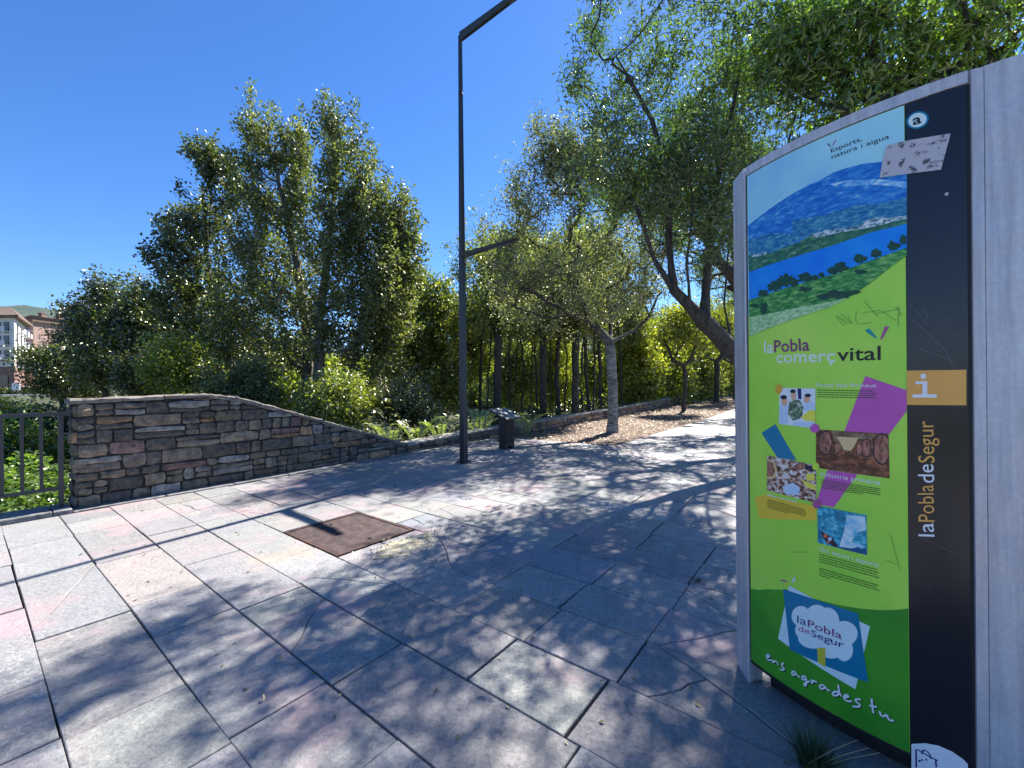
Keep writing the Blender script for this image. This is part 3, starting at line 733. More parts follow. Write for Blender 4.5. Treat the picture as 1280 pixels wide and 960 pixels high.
# sunlit trees beyond the path's wall on the right
G5 = 'sunlit trees beyond the right stretch of the low wall'
bt = [(790, 24, L_yellow, 'bright tree between the pale-barked trunk and the first small path tree'), (830, 27, L_yellow, 'yellow-green tree behind the fork of the first small path tree'), (868, 31, L_light, 'bright tree filling the gap between the small path trees'),
      (905, 36, L_yellow, 'yellow-green tree nearest to the post of the town sign'), (945, 38, L_light, 'light tree mostly hidden by the town sign'), (760, 30, L_light, 'light tree glimpsed through the grove trunks'), (690, 32, L_yellow, 'bright tree showing between the dark grove trunks'), (635, 30, L_light, 'light tree behind the thick mottled trunk')]
for px, Y, mt, lb in bt:
    tree('broadleaf_tree', lb, [gpt(px, Y), at(px, 470, Y), at(px+3, 420, Y)], .13,
         [lobe(px, 420, 30, 34, Y), lobe(px-12, 460, 30, 32, Y), lobe(px+12, 465, 28, 30, Y), lobe(px, 490, 34, 26, Y)],
         300, 48, mt, BK_dark, leaf=.17, asp=.7, spread=.32, ln=.5, up_=.4, group=G5)
# pale-barked tree on the soil strip
Y = 12.76
tree('silver_tree', 'pale mottled trunk tree with silvery crown standing on the reddish soil', [W(5.38, 11.95, -.02), at(766, 500, Y), at(764, 450, Y), at(762, 428, Y)], .155,
     [lobe(655, 250, 26, 62, Y), lobe(630, 300, 32, 50, Y), lobe(640, 370, 44, 40, Y), lobe(700, 215, 36, 50, Y), lobe(700, 300, 50, 60, Y), lobe(760, 260, 50, 60, Y), lobe(760, 340, 60, 50, Y), lobe(690, 390, 44, 30, Y), lobe(800, 370, 44, 40, Y), lobe(815, 310, 40, 50, Y), lobe(700, 340, 50, 40, Y-.9), lobe(750, 380, 44, 24, Y-.9), lobe(650, 340, 40, 50, Y-.6), lobe(690, 185, 34, 40, Y), lobe(735, 200, 44, 50, Y)],
     620, 66, L_silver, BK_pale, leaf=.078, asp=.6, spread=.16, ln=.36, up_=.6, droop=.1, minh=2.6, tip=.004,
     dens=[1.8, 1.4, .8, 1.8, .8, 1.2, .8, .7, .8, 1, .7, .7, .9, 2.2, 1.8],
     limbs=[[at(762, 428, Y), at(740, 405, Y), at(724, 372, Y+.3), at(706, 335, Y+.4)], [at(762, 428, Y), at(795, 412, Y+.2), at(812, 395, Y+.3), at(822, 370, Y+.3)], [at(762, 430, Y), at(764, 395, Y+.6), at(754, 345, Y+.8)], [at(740, 405, Y), at(700, 385, Y-.7), at(655, 360, Y-1)]])
# leaning tree behind the sign whose shade covers the foreground
tree('leaning_tree', 'large leaning tree behind the town sign with dark trunk and narrow leaves', [(5.2, 8.2, -.05), at(940, 455, 7.9), at(917, 440, 7.8), at(880, 402, 7.6), at(842, 362, 7.4), at(818, 325, 7.3), at(795, 292, 7.2)], .17,
     [lobe(728, 90, 28, 40, 8.2, 1.5), lobe(745, 40, 36, 60, 8.4, 1.8), lobe(800, 120, 62, 60, 8.2, 1.8), lobe(775, 230, 36, 34, 7.6, 2), lobe(840, 215, 60, 50, 8.2, 1.8), lobe(890, 255, 40, 34, 7.6, 2), lobe(900, 150, 70, 66, 8.4, 1.6), lobe(840, 40, 80, 70, 7.6, 1.7), lobe(940, 50, 90, 80, 7.0, 1.5), lobe(960, 180, 50, 60, 7.0, 1.5),
      lobe(790, 215, 75, 62, 6.8, 1.5), lobe(860, 240, 70, 60, 6.9, 1.5), lobe(742, 170, 40, 60, 7.1, 1.5), lobe(900, 300, 44, 40, 7.0), lobe(800, -70, 80, 70, 7.0, 1.4), lobe(910, -110, 110, 90, 6.8, 1.3), lobe(1010, -40, 90, 90, 6.2, 1.2), lobe(860, -220, 100, 80, 6.9, 1.3)],
     780, 50, L_ash, BK_dark, leaf=.105, asp=.26, spread=.105, ln=.4, up_=.55, droop=.05, minh=2.6, tip=.005, pw=.8,
     dens=[1.2, .9, 1.1, 2.2, 2.6, 3.0, 1.6, .8, .7, 1.2, 1.0, 1.3, 1.2, 1.4, .3, .32, .32, .3],
     limbs=[[at(842, 362, 7.4), at(836, 300, 7.3), at(838, 240, 7.2), at(815, 150, 7.1), at(770, 70, 7.2)], [at(880, 402, 7.6), at(884, 340, 7.7), at(892, 270, 7.7), at(905, 180, 7.4), at(930, 60, 7)],
            [at(862, 382, 7.5), at(858, 330, 7.0), at(866, 260, 6.8), at(862, 190, 6.7)], [at(917, 440, 7.8), at(905, 380, 8.2), at(912, 300, 8.3), at(930, 200, 8)],
            [at(818, 325, 7.3), at(800, 270, 7.0), at(770, 200, 7.2), at(735, 110, 7.5)], [at(930, 448, 7.85), at(960, 340, 7.4), at(985, 180, 6.8), at(1010, 20, 6.3)]])
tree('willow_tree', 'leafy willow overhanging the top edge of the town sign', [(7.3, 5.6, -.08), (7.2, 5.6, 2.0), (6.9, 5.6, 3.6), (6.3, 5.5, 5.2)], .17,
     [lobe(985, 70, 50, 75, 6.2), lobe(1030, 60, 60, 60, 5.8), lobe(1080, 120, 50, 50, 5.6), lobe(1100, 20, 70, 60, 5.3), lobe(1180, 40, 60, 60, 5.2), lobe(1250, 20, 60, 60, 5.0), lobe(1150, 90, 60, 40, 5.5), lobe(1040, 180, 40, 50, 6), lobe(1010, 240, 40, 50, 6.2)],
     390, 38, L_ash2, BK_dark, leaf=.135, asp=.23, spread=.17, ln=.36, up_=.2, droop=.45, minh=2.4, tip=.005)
tree('path_tree', 'leafy tree of the right row, its trunk hidden behind the town sign', [W(.6, 13.6, -.05), W(.7, 13.6, 1.8), W(1.2, 13.3, 3.2), W(1.9, 13.1, 5.0)], .15,
     [lobe(800, 240, 50, 40, 12), lobe(850, 200, 60, 50, 12.5), lobe(830, 280, 40, 34, 12), lobe(880, 280, 50, 50, 12), lobe(930, 200, 60, 60, 12), lobe(900, 120, 60, 50, 12), lobe(960, 280, 50, 40, 11.5)],
     260, 44, L_ash, BK_dark, leaf=.12, asp=.27, spread=.13, ln=.38, up_=.5, droop=.05, minh=2.2, tip=.005,
     limbs=[[W(1.2, 13.3, 3.2), W(2.4, 12.5, 4.6), W(3.2, 12.0, 6.2)], [W(1.2, 13.3, 3.2), W(.4, 12.6, 5.0), W(.4, 12.2, 7)]])
src = bpy.data.objects['path_tree']
for (u_, v_), lb in zip([(.9, 18.0), (.9, 24.5), (1.1, 31.5)], ['tree of the right row just behind the hidden first one, only its leaf edge showing', 'second tree of the right row, almost wholly hidden by the town sign', 'third tree of the right row, hidden by the town sign']):
    copy_tree(src, W(u_, v_, gz(v_)-.05), .12, (1.0, .95), lb)
# small path trees
G6 = 'small trees in a row on the soil strip'
def small_tree(px, yb, yf, Y, lb, s=1):
    return tree('path_tree', lb, [at(px, yb, Y)-Vector((0, 0, .03)), at(px+1, yf+8, Y), at(px, yf, Y)], .10*s,
         [lobe(px-12, yf-42, 24, 22, Y), lobe(px+14, yf-40, 26, 24, Y), lobe(px, yf-62, 26, 22, Y)], 130, 45, L_yellow, BK_dark, leaf=.12, asp=.7, spread=.2, ln=.3, up_=.3, group=G6, minh=2.2,
         limbs=[[at(px, yf, Y), at(px-14, yf-6, Y), at(px-20, yf-22, Y)], [at(px, yf, Y), at(px+8, yf-8, Y), at(px+14, yf-24, Y)], [at(px+2, yf, Y), at(px+18, yf-6, Y+.5), at(px+26, yf-18, Y+.8)]])
small_tree(855, 514.5, 457, 20.9, 'nearest small dark-trunked tree on the soil strip')
small_tree(895.5, 503, 452, 27, 'farther small forked tree beside the distant lamp post', 1.5)
small_tree(919, 498, 455, 30, 'farthest small tree, half hidden by the sign post', 1.3)

# ------------------------------------------------------------------ ground cover, ferns, litter
def scatter(n, u0, u1, v0, v1, hfun, leaf, asp, mat, name, label, cat, flat=.5, keep=None):
    u = rng.uniform(u0, u1, n); v = rng.uniform(v0, v1, n); x = -.7932*u+.609*v; y = .609*u+.7932*v
    P = np.stack([x, y, hfun(x, y, u, v)], 1)
    if keep is not None: P = P[keep(u, v)]
    n = len(P); ax_ = rnd_dir(n); ax_[:, 2] *= flat; ax_ /= np.linalg.norm(ax_, axis=1, keepdims=True)
    nr = rnd_dir(n)*.6+np.array([0, 0, 1]); nr -= ax_*np.sum(nr*ax_, 1, keepdims=True); nr /= np.linalg.norm(nr, axis=1, keepdims=True)
    L = leaf*rng.uniform(.6, 1.3, n)
    return tag(leaf_obj(name, leaf_verts(P, ax_, nr, L, L*asp), mat), label, cat, kind='stuff')
def ivy_h(x, y, u, v):
    b = .22+.35*np.sin(x*2.1+1)*np.sin(y*1.7)+.2*np.sin(x*5+y*4); hh = np.clip(b, .03, None)
    return ground_h(x, y)+rng.uniform(0, 1, len(x))**.6*hh*sm(7.7, 8.6, u)+.02+sm(7.7, 9.5, u)*.15*rng.uniform(0, 1, len(x))
scatter(60000, 7.72, 13.5, -8, 1.6, ivy_h, .075, .8, L_ivy, 'ivy_ground_cover', 'bright leafy ground cover on the bank behind the railing', 'ground cover')
def und_h(x, y, u, v):
    b = .5+.5*np.sin(x*1.3+2)*np.sin(y*1.1)+.3*np.sin(x*3+y*2.3); return ground_h(x, y)+rng.uniform(0, 1, len(x))*np.clip(b, .08, None)*(1.0+.9*sm(9, 13, u))
scatter(90000, 8.25, 17, 1.2, 40, und_h, .11, .65, L_olive, 'undergrowth', 'low leafy undergrowth covering the bank below the grove', 'undergrowth')
# shrubs visible through the railing
G7 = 'leafy shrubs seen through the railing'
for px, py, rx, ry, Y, mt, lb in [(22, 560, 40, 40, 8.2, L_ivy, 'bright leafy shrub behind the middle of the railing'), (-40, 540, 50, 40, 9, L_light, 'light shrub behind the left end of the railing'), (62, 540, 26, 34, 9.5, L_dark, 'dark shrub in the shade beside the wall end'), (5, 522, 30, 20, 11, L_yellow, 'small yellow-green shrub just above the top rail')]:
    tree('shrub', lb, [gpt(px, Y), at(px, py+10, Y), at(px+4, py-10, Y)], .04, [lobe(px, py, rx, ry, Y), lobe(px-rx*.5, py+ry*.6, rx*.7, ry*.7, Y), lobe(px+rx*.4, py+ry*.7, rx*.7, ry*.7, Y)],
         200, 45, mt, BK_dark, leaf=.07, asp=.75, spread=.12, ln=.2, up_=.4, group=G7, cat='shrub', minh=-5)
# fern fronds behind the low wall
G8 = 'ferns arching over the low wall'
def fern(px, Y, size, nf, lb, az0=0):
    b = gpt(px, Y); b = Vector((b.x, b.y, max(b.z, -.12))); T = empty('fern', b, lb, 'fern', G8); 
    for k in range(nf):
        az = az0+2*math.pi*k/nf+random.uniform(-.3, .3); L = size*random.uniform(.8, 1.15); P = []; A = []; Nn = []; Ls = []
        m = MB(); prev = None; el0 = random.uniform(64, 84)
        for s in range(15):
            t = s/14; r = L*(.75*t); zz = L*(math.sin(math.radians(el0))*t*1.25-.62*t**2.4)
            p = Vector((math.cos(az)*r*.8, math.sin(az)*r*.8, zz))
            if prev is not None:
                m.bar(prev, p, .006*(1-t)+.002, n=4, cap=False); d = (p-prev).normalized(); sd_ = d.cross(Vector((0, 0, 1)))
                if sd_.length < 1e-3: sd_ = Vector((1, 0, 0))
                sd_.normalize(); up2 = sd_.cross(d)
                if t > .18:
                    w_ = L*.12*math.sin(math.pi*min(1, (t-.1)/.95))**.8+.02
                    for q_ in (0, .5):
                        for sg in (-1, 1): P.append(p-(p-prev)*q_); a = (sd_*sg+d*.45+up2*.1).normalized(); A.append(a); Nn.append((up2+Vector((0, 0, .2))).normalized()); Ls.append(w_)
            prev = p
        fr = m.build('stem', L_fern, T)
        V = leaf_verts(np.array(P), np.array(A), np.array(Nn), np.array(Ls), np.array(Ls)*.2)
        leaf_obj('frond', V, L_fern, T)
fern(488, 9.9, 1.0, 6, 'fern at the foot of the sloping wall end'); fern(520, 10.4, 1.1, 6, 'fern left of the lamp pole', .4); fern(550, 10.8, 1.05, 6, 'fern between the lamp pole and the wall end', 1)
fern(597, 11.3, 1.35, 7, 'tall fern between the lamp pole and the lectern', .2); fern(657, 12.2, 1.2, 7, 'bright fern to the right of the lectern', .6)
# leaf litter on the soil and a few dry leaves on slabs
scatter(14000, 4.2, 7.7, 9.15, 34, lambda x, y, u, v: .012+.02*np.clip(v-19, 0, None), .045, .6, mat_leaf('dry_leaf', (.10, .06, .04), (.17, .11, .075), (.27, .21, .15), .2), 'leaf_litter', 'dry fallen leaves strewn over the reddish soil strip', 'leaf litter', .12)
scatter(900, -.2, 7.2, .6, 14, lambda x, y, u, v: np.full(len(x), .006), .028, .5, mat_leaf('fallen_leaf', (.12, .10, .03), (.22, .17, .06), (.30, .27, .14), .2), 'fallen_leaves', 'small dry leaves lying on the slabs', 'fallen leaves', .12)
# far wood that closes the valley
n = 60000
az = rng.uniform(-58, 52, n)*math.pi/180; dist = rng.uniform(46, 75, n)
keep = (az > -.72) | (dist < 0); az = az[keep]; dist = dist[keep]; n = len(az)
x = dist*np.sin(az); y = dist*np.cos(az); top = 5.2+1.6*np.sin(az*22)+1.2*np.sin(az*53+dist)+np.where(az > .35, 2.5, 0)
P = np.stack([x, y, ground_h(x, y)+rng.uniform(0, 1, n)**.8*top], 1)
a_ = rnd_dir(n); nr = rnd_dir(n); nr -= a_*np.sum(nr*a_, 1, keepdims=True); nr /= np.linalg.norm(nr, axis=1, keepdims=True); L = rng.uniform(.5, 1.0, n)
tag(leaf_obj('distant_wood', leaf_verts(P, a_, nr, L, L*.75), L_light), 'far mass of light green trees closing the view behind the grove', 'woodland', kind='stuff')
# grass clump at the sign's foot
def grass_clump(x, y, n, h, lb):
    T = empty('grass_clump', (x, y, 0), lb, 'grass'); P = []; 
    vs = []; fs = []
    for k in range(n):
        az = random.uniform(0, 2*math.pi); r = random.uniform(0, .05); L = h*random.uniform(.5, 1.1); ln_ = random.uniform(.3, 1.1); wd = .0022
        p = Vector((math.cos(az)*r, math.sin(az)*r, 0)); d = Vector((math.cos(az), math.sin(az), 0)); s_ = Vector((-d.y, d.x, 0))*wd; b = len(vs)
        for t in (0, .35, .7, 1): c = p+d*(ln_*L*t*t*.8)+Vector((0, 0, L*(t-.25*t*t*ln_))); vs += [c-s_*(1-t*.9), c+s_*(1-t*.9)]
        for t in range(3): fs.append((b+2*t, b+2*t+1, b+2*t+3, b+2*t+2))
    o = mesh_obj('blades', vs, fs, M_grass, T); o['kind'] = 'stuff'
M_grass = mat_noise('grass_blade', (.03, .06, .02), (.07, .11, .035), 30, .6, bs=0)
gg = at(1018, 930, 1.62); grass_clump(gg.x, gg.y, 420, .17, 'dark grass tuft growing from the gap under the sign')
gg = W(.83, 3.35); grass_clump(gg.x, gg.y, 50, .035, 'tiny green weed in a slab joint in the dappled shade')
M_straw = mat_plain('dry_stalk', (.34, .26, .15), .8)
for (a, b), lb in zip([((1010, 955), (1072, 925)), ((1020, 958), (1086, 935)), ((1025, 960), (1100, 941))], ['shortest dry stalk leaning at the foot of the sign', 'middle dry stalk at the foot of the sign', 'longest dry stalk lying under the sign panel']):
    m = MB(); p = at(*a, 1.60); q = at(*b, 1.52); p.z = max(p.z, .03); m.bar(p, p.lerp(q, .5)+Vector((0, 0, .008)), .0018, .0015, 5); m.bar(p.lerp(q, .5)+Vector((0, 0, .008)), q, .0015, .001, 5)
    tag(m.build('dry_stalk', M_straw), lb, 'dry stalk')

# ------------------------------------------------------------------ buildings and road at the far left
M_wwall = mat_plain('cream_render', (.62, .61, .58), .85, var=.05); M_brick = mat_noise('brick_red', (.20, .11, .09), (.28, .16, .13), 3, .9); M_tile = mat_noise('roof_tile', (.11, .075, .055), (.18, .125, .09), 2, .9)
M_brown = mat_noise('brown_brick', (.16, .095, .06), (.22, .14, .09), 1.5, .9); M_pink = mat_plain('pink_render', (.36, .24, .20), .85)
M_glass = mat_plain('dark_window_glass', (.03, .035, .045), .15, bs=0); M_white = mat_plain('white_paint', (.75, .75, .74), .6); M_asph = mat_noise('asphalt', (.16, .16, .155), (.24, .24, .23), 3, .9)
GZ = .36
def bld(label, poly, zt): return empty('apartment_building', (poly[0][0], poly[0][1], GZ), label, 'apartment building')
def wallbox(m, poly, z0, z1): m.prism(poly, z0, z1)
A = [(-88.3, 75), (-99, 86), (-128, 86), (-128, 75)]
B = bld('white apartment block with stacked balconies and a brick ground floor', A, 14)
zE = at(20, 397, 75).z; z1 = at(18, 458, 75).z
m = MB(B.location); wallbox(m, A, z1, zE); m.build('wall', M_wwall, B)
m = MB(B.location); wallbox(m, [(-88.4, 75.05), (-99.1, 85.9), (-128, 85.9), (-128, 75.05)], GZ-.5, z1-.01); m.build('ground_floor', M_brick, B)
rf = MB(B.location); ov = [(-86.6, 74.2), (-98.5, 87), (-129, 87), (-129, 74.2)]; wallbox(rf, ov, zE+.005, zE+.35)
ri = [(-94, 79.5), (-99, 82), (-124, 82), (-124, 79.5)]
rf.add([(p[0], p[1], zE+.36) for p in ov]+[(p[0], p[1], zE+2.6) for p in ri], [(0, 1, 5, 4), (1, 2, 6, 5), (2, 3, 7, 6), (3, 0, 4, 7), (4, 5, 6, 7)]); roof = rf.build('roof', M_tile, B)
m = MB(B.location); m.box((-100, 79, zE+2.6), 1.2, 1, 1.6); m.build('chimney', M_brick, roof)
fl = [at(10, y, 75).z for y in (405, 422, 440)]
for k, zf in enumerate(fl):
    h = 1.9
    for xc, wd in ((-89.65, .9), (-91.0, .7), (-93.5, 1.4), (-97, 1.4)):
        m = MB(B.location); m.box((xc, 74.97, zf-.6), wd, .12, h); wn = m.build('window', M_glass, B)
    m = MB(B.location); m.box((-89.65, 74.5, zf-1.35), 1.3, 1.0, .12)
    for q_ in range(7): m.box((-90.25+q_*.2, 74.05, zf-.95), .10, .05, .75)
    m.box((-89.65, 74.05, zf-.55), 1.35, .07, .07); m.build('balcony', M_white, B)
    for s in (.25, .6, .9):
        c = Vector((-88.3-10.7*s, 75+11*s, zf-.6)); t_ = Vector((-10.7, 11, 0)).normalized(); n_ = Vector((t_.y, -t_.x, 0))
        m = MB(B.location); m.box(c+n_*.02, 1.5, .12, h, t_, n_); m.build('window', M_glass, B)
        m = MB(B.location); m.box(c+n_*.5-Vector((0, 0, .75)), 2.2, 1, .12, t_, n_); m.box(c+n_*.95-Vector((0, 0, .35)), 2.2, .08, .8, t_, n_); m.build('balcony', M_white, B)
m = MB(B.location); m.box((-90.2, 74.98, 2.6), 1.6, .14, 2.2); m.build('window', M_glass, B)
m = MB(B.location); m.box((-95.2, 74.98, 2.6), 3, .14, 2.2); m.build('window', M_glass, B)
Pk = [(-106.4, 94), (-106.4, 104), (-122, 104), (-122, 94)]
B = bld('pink apartment block with curved balconies behind the white one', Pk, 16); zt = at(42, 402, 94).z
m = MB(B.location); wallbox(m, Pk, GZ-.5, zt); m.build('wall', M_pink, B)
for y in (412, 427, 443, 459):
    z_ = at(40, y, 94).z
    m = MB(B.location); n = 10; arc = [(-109.4+2.4*math.cos(math.pi+math.pi*i/n), 93.98+1.5*math.sin(math.pi+math.pi*i/n)) for i in range(n+1)]; m.prism(arc, z_-1.0, z_-.8); m.prism([(a, b) for a, b in arc], z_-.75, z_-.1); m.build('balcony', M_white, B)
    m = MB(B.location); m.box((-109.4, 93.96, z_+.7), 2.6, .14, 1.6); m.build('window', M_glass, B)
rf = MB(B.location); rf.prism([(-105.9, 93.4), (-105.9, 104.5), (-122.5, 104.5), (-122.5, 93.4)], zt+.004, zt+.4); rf.build('roof', M_tile, B)
Pc = [(-108.6, 104.5), (-108.6, 120), (-124, 120), (-124, 104.5)]
B = bld('brown brick gable block with chimneys beyond the pink one', Pc, 18); zt = at(70, 402, 104.5).z
m = MB(B.location); wallbox(m, Pc, GZ-.5, zt); m.add([(-108.6, 104.5, zt+.002), (-124, 104.5, zt+.002), (-119, 104.5, zt+1.7), (-108.6, 120, zt+.002), (-124, 120, zt+.002), (-119, 120, zt+1.7)], [(0, 2, 1), (3, 4, 5), (0, 3, 5, 2), (1, 2, 5, 4)]); m.build('wall', M_brown, B)
for x_ in (-113.5, -117.8):
    m = MB(B.location); m.box((x_, 106, zt+1.2), .9, .9, 2.0); m.box((x_, 106, zt+2.3), 1.1, 1.1, .2); m.build('chimney', M_brick, B)
road = MB(); road.add([(-150, 60, float(ground_h(-100., 60.))+.03), (-30, 60, float(ground_h(-100., 60.))+.03), (-30, 66, float(ground_h(-100., 66.))+.03), (-150, 66, float(ground_h(-100., 66.))+.03)], [(0, 1, 2, 3)])
tag(road.build('road', M_asph), kind='structure')
kb = MB(); kb.box((-90, 59.85, GZ+.04), 120, .25, .14); tag(kb.build('road_kerb', M_white), kind='structure')
nb = at(20, 483, 70); T = empty('notice_board', (nb.x, nb.y, GZ), 'small white board on a short post before the apartment blocks', 'notice board')
m = MB(T.location); m.box((nb.x, nb.y, nb.z), 1.3, .12, 1.2); m.build('board', M_white, T)
m = MB(T.location); m.bar((nb.x, nb.y+.1, GZ), (nb.x, nb.y+.1, nb.z-.5), .12); m.build('post', M_rail, T)
hv_ = MB()
n = 9000; x = rng.uniform(-115, -72, n); y = 72.5+rng.normal(0, .5, n); P = np.stack([x, y, GZ+rng.uniform(0, 1.1, n)], 1); a_ = rnd_dir(n); nr = rnd_dir(n); nr -= a_*np.sum(nr*a_, 1, keepdims=True); nr /= np.linalg.norm(nr, axis=1, keepdims=True); L = rng.uniform(.2, .4, n)
tag(leaf_obj('greenery', leaf_verts(P, a_, nr, L, L*.7), L_dark), 'dark strip of low hedge along the foot of the apartment blocks', 'greenery')  # dark strip built of small leaf faces along the foot of the blocks

# ------------------------------------------------------------------ the town sign: a lens shaped pillar with a bowed printed face
A0 = Vector((1.173, 2.097)); B0 = Vector((1.575, 1.452)); sag = .062
chd = (B0-A0); Lc = chd.length; RR = (Lc*Lc/4+sag*sag)/(2*sag); cd = chd.normalized(); nv = Vector((cd.y, -cd.x))   # towards the viewer
if nv.dot(-A0) < 0: nv = -nv
CC = (A0+B0)/2-nv*(RR-sag); HALF = math.asin(Lc/2/RR)
def arc(s, off=0.0):      # s metres along the face from its left edge
    t = s/RR-HALF; d = nv*math.cos(t)+cd*math.sin(t); return CC+d*(RR+off)
SW = 2*HALF*RR
def SP(s, h, off=0.0): p = arc(s, off); return Vector((p.x, p.y, h))
def px2s(px, py):         # where the view through a photo pixel meets the printed face
    a, b = ray(px, py); d = Vector((a, 1.0)); A = d.dot(d); Bq = -2*d.dot(CC); Cq = CC.dot(CC)-RR*RR
    t = (-Bq-math.sqrt(max(Bq*Bq-4*A*Cq, 0)))/(2*A); P = d*t-CC; ang = math.atan2(P.dot(cd), P.dot(nv)); return ((ang+HALF)*RR, EYE+b*t)
H0, H1, HT = .12, 2.515, 2.56
sign = empty('town_information_sign', (CC.x, CC.y, 0), 'tall bowed town information sign with green printed face and grey metal frame', 'information sign')
O = Vector(sign.location)
M_alu = mat_noise('weathered_aluminium', (.50, .49, .51), (.60, .59, .61), 70, .42, .25, .25, .001, lo=.3, hi=.7)
_t = M_alu.node_tree; _b = _t.nodes['Principled BSDF']; _s = _b.inputs['Base Color'].links[0].from_socket
_mp = N(_t, 'ShaderNodeMapping'); _mp.inputs['Scale'].default_value = (34, 34, 1.6); _t.links.new(coord(_t), _mp.inputs[0])
_st = ramp(_t, noise(_t, 1.0, 6, .65, _mp.outputs[0]), [(.36, (.74, .74, .76)), (.55, (1, 1, 1)), (.72, (1.12, 1.1, 1.06))])
_b.inputs['Roughness'].default_value = .4
_t.links.new(mix(_t, .8, _s, _st, 'MULTIPLY'), _b.inputs['Base Color'])    # rain streaks running down the metal
_r = ramp(_t, noise(_t, 7, 5, .6, coord(_t)), [(.35, (.3,)*3), (.65, (.6,)*3)]); _t.links.new(_r, _b.inputs['Roughness'])
M_void = mat_plain('sign_dark_gap', (.008, .008, .01), .6, bs=0)
def sm_mesh(name, pts2d, z0, z1, mat, parent):
    m = MB(O); m.prism(pts2d, z0, z1); return m.build(name, mat, parent)
pa = lambda p: (p[0], p[1])
arcp = [pa(arc(SW*i/16)) for i in range(17)]; arcb = [pa(arc(SW*i/16, -.018)) for i in range(17)]
# core body between the two faces
bk = [pa((A0+B0)/2-nv*(.17+.05*math.cos((i/8-1)*math.pi/2))+cd*(i/8-1)*Lc*.46) for i in range(17)]
sm_mesh('rear_body', [pa(p) for p in arcb]+bk[::-1], .10, HT-.012, M_alu, sign)
# left upright, right upright (three facets), top strip
sm_mesh('left_upright', [(1.163, 2.105), (1.169, 2.102), (1.25, 2.13), (1.30, 2.22), (1.262, 2.33), (1.184, 2.245)], -.03, HT, M_alu, sign)
sm_mesh('right_upright', [(1.584, 1.448), (1.612, 1.436), (1.625, 1.56), (1.60, 1.58)], -.03, HT+.002, M_alu, sign)
sm_mesh('right_column', [(1.6135, 1.434), (1.655, 1.398), (1.70, 1.372), (1.76, 1.372), (1.80, 1.41), (1.80, 1.50), (1.75, 1.56), (1.627, 1.563)], -.03, HT+.004, M_alu, sign)
m = MB(O); vs = []; fs = []
for i in range(25):
    s = SW*i/24
    for off, h in ((.004, H1+.004), (.004, HT), (-.12, HT), (-.12, H1+.004)): vs.append(SP(s, h, off))
for i in range(24):
    for k in range(4): a = i*4+k; b = i*4+(k+1) % 4; fs.append((a, a+4, b+4, b))
fs += [(0, 1, 2, 3), (99, 98, 97, 96)]; m.add(vs, fs); m.build('top_strip', M_alu, sign)
# black gaps beside the face, dark void below
def ribbon(name, s0, s1, h0, h1, off, mat, parent, n=20):
    vs = []; fs = []
    for i in range(n+1): s = s0+(s1-s0)*i/n; vs += [SP(s, h0, off)-O, SP(s, h1, off)-O]
    for i in range(n): fs.append((2*i, 2*i+2, 2*i+3, 2*i+1))
    return mesh_obj(name, vs, fs, mat, parent)
ribbon('edge_gap', -.006, SW+.006, .10, H1+.002, -.006, M_void, sign)
sm_mesh('plinth', [pa(arc(.03+(SW-.06)*i/10, -.09)) for i in range(11)]+[pa(p) for p in bk[::-1][2:-2]], -.03, .098, M_void, sign)
SBk = px2s(1133.5, 480)[0]
# printed face materials (ink colours, a little faded)
INK = 1.4
_lin0 = lin
def lin(c): return tuple(min(x*INK, .84) for x in _lin0(c))
def ink(name, rgb, var=.05, rough=.32, scale=7):
    c = lin(rgb); return mat_noise(name, tuple(x*(1-var) for x in c), tuple(x*(1+var) for x in c), scale, rough, 0, 0, lo=.3, hi=.7, spec=.35)
I_green = mat_noise('lime_ink', lin((136, 194, 60)), lin((166, 202, 76)), 2.6, .32, bs=0, spec=.35, lo=.3, hi=.7)
I_yg = ink('yellow_green_ink', (170, 200, 62)); I_grass = mat_noise('deep_green_ink', lin((48, 122, 34)), lin((62, 138, 34)), 4, .32, bs=0, spec=.35)
I_sky = mat_noise('print_sky', lin((120, 175, 222)), lin((146, 196, 224)), 3, .32, bs=0, spec=.35)
def streak(name, cols, sc, sx, sz, tilt=.4, rough=.32, detail=8):
    m, t, b = newmat(name); mp = N(t, 'ShaderNodeMapping'); t.links.new(coord(t), mp.inputs[0]); mp.inputs['Scale'].default_value = (sx, sx, sz); mp.inputs['Rotation'].default_value = (tilt, tilt, 0)
    f = noise(t, sc, detail, .7, mp.outputs[0], .4); t.links.new(ramp(t, f, cols), b.inputs['Base Color']); b.inputs['Roughness'].default_value = rough; b.inputs['Specular IOR Level'].default_value = .35
    return m
I_mount = streak('print_mountain', [(.30, lin((12, 74, 150))), (.48, lin((26, 100, 176))), (.60, lin((60, 134, 186))), (.74, lin((170, 205, 220)))], 22, 1, 3.0)
I_slope = streak('print_slope', [(.36, lin((16, 76, 128))), (.5, lin((38, 108, 146))), (.62, lin((92, 150, 160))), (.72, lin((170, 196, 200)))], 34, 1, 2.6)
I_ridge = streak('print_ridge', [(.4, lin((40, 116, 180))), (.52, lin((96, 156, 200))), (.62, lin((176, 206, 222)))], 26, 1, 3.4)
I_shore = streak('print_shore', [(.35, lin((14, 62, 58))), (.5, lin((40, 96, 70))), (.62, lin((90, 130, 90))), (.72, lin((215, 215, 205)))], 26, 1, 2.4)
I_town = streak('print_town', [(.42, lin((30, 78, 88))), (.5, lin((120, 150, 160))), (.6, lin((235, 230, 225)))], 60, 1, 1.8)
I_lake = mat_noise('print_lake', lin((0, 104, 200)), lin((20, 128, 215)), 6, .32, bs=0, spec=.35)
I_field = streak('print_field', [(.36, lin((22, 80, 40))), (.5, lin((50, 122, 52))), (.62, lin((120, 168, 88)))], 30, 1, 2.6)
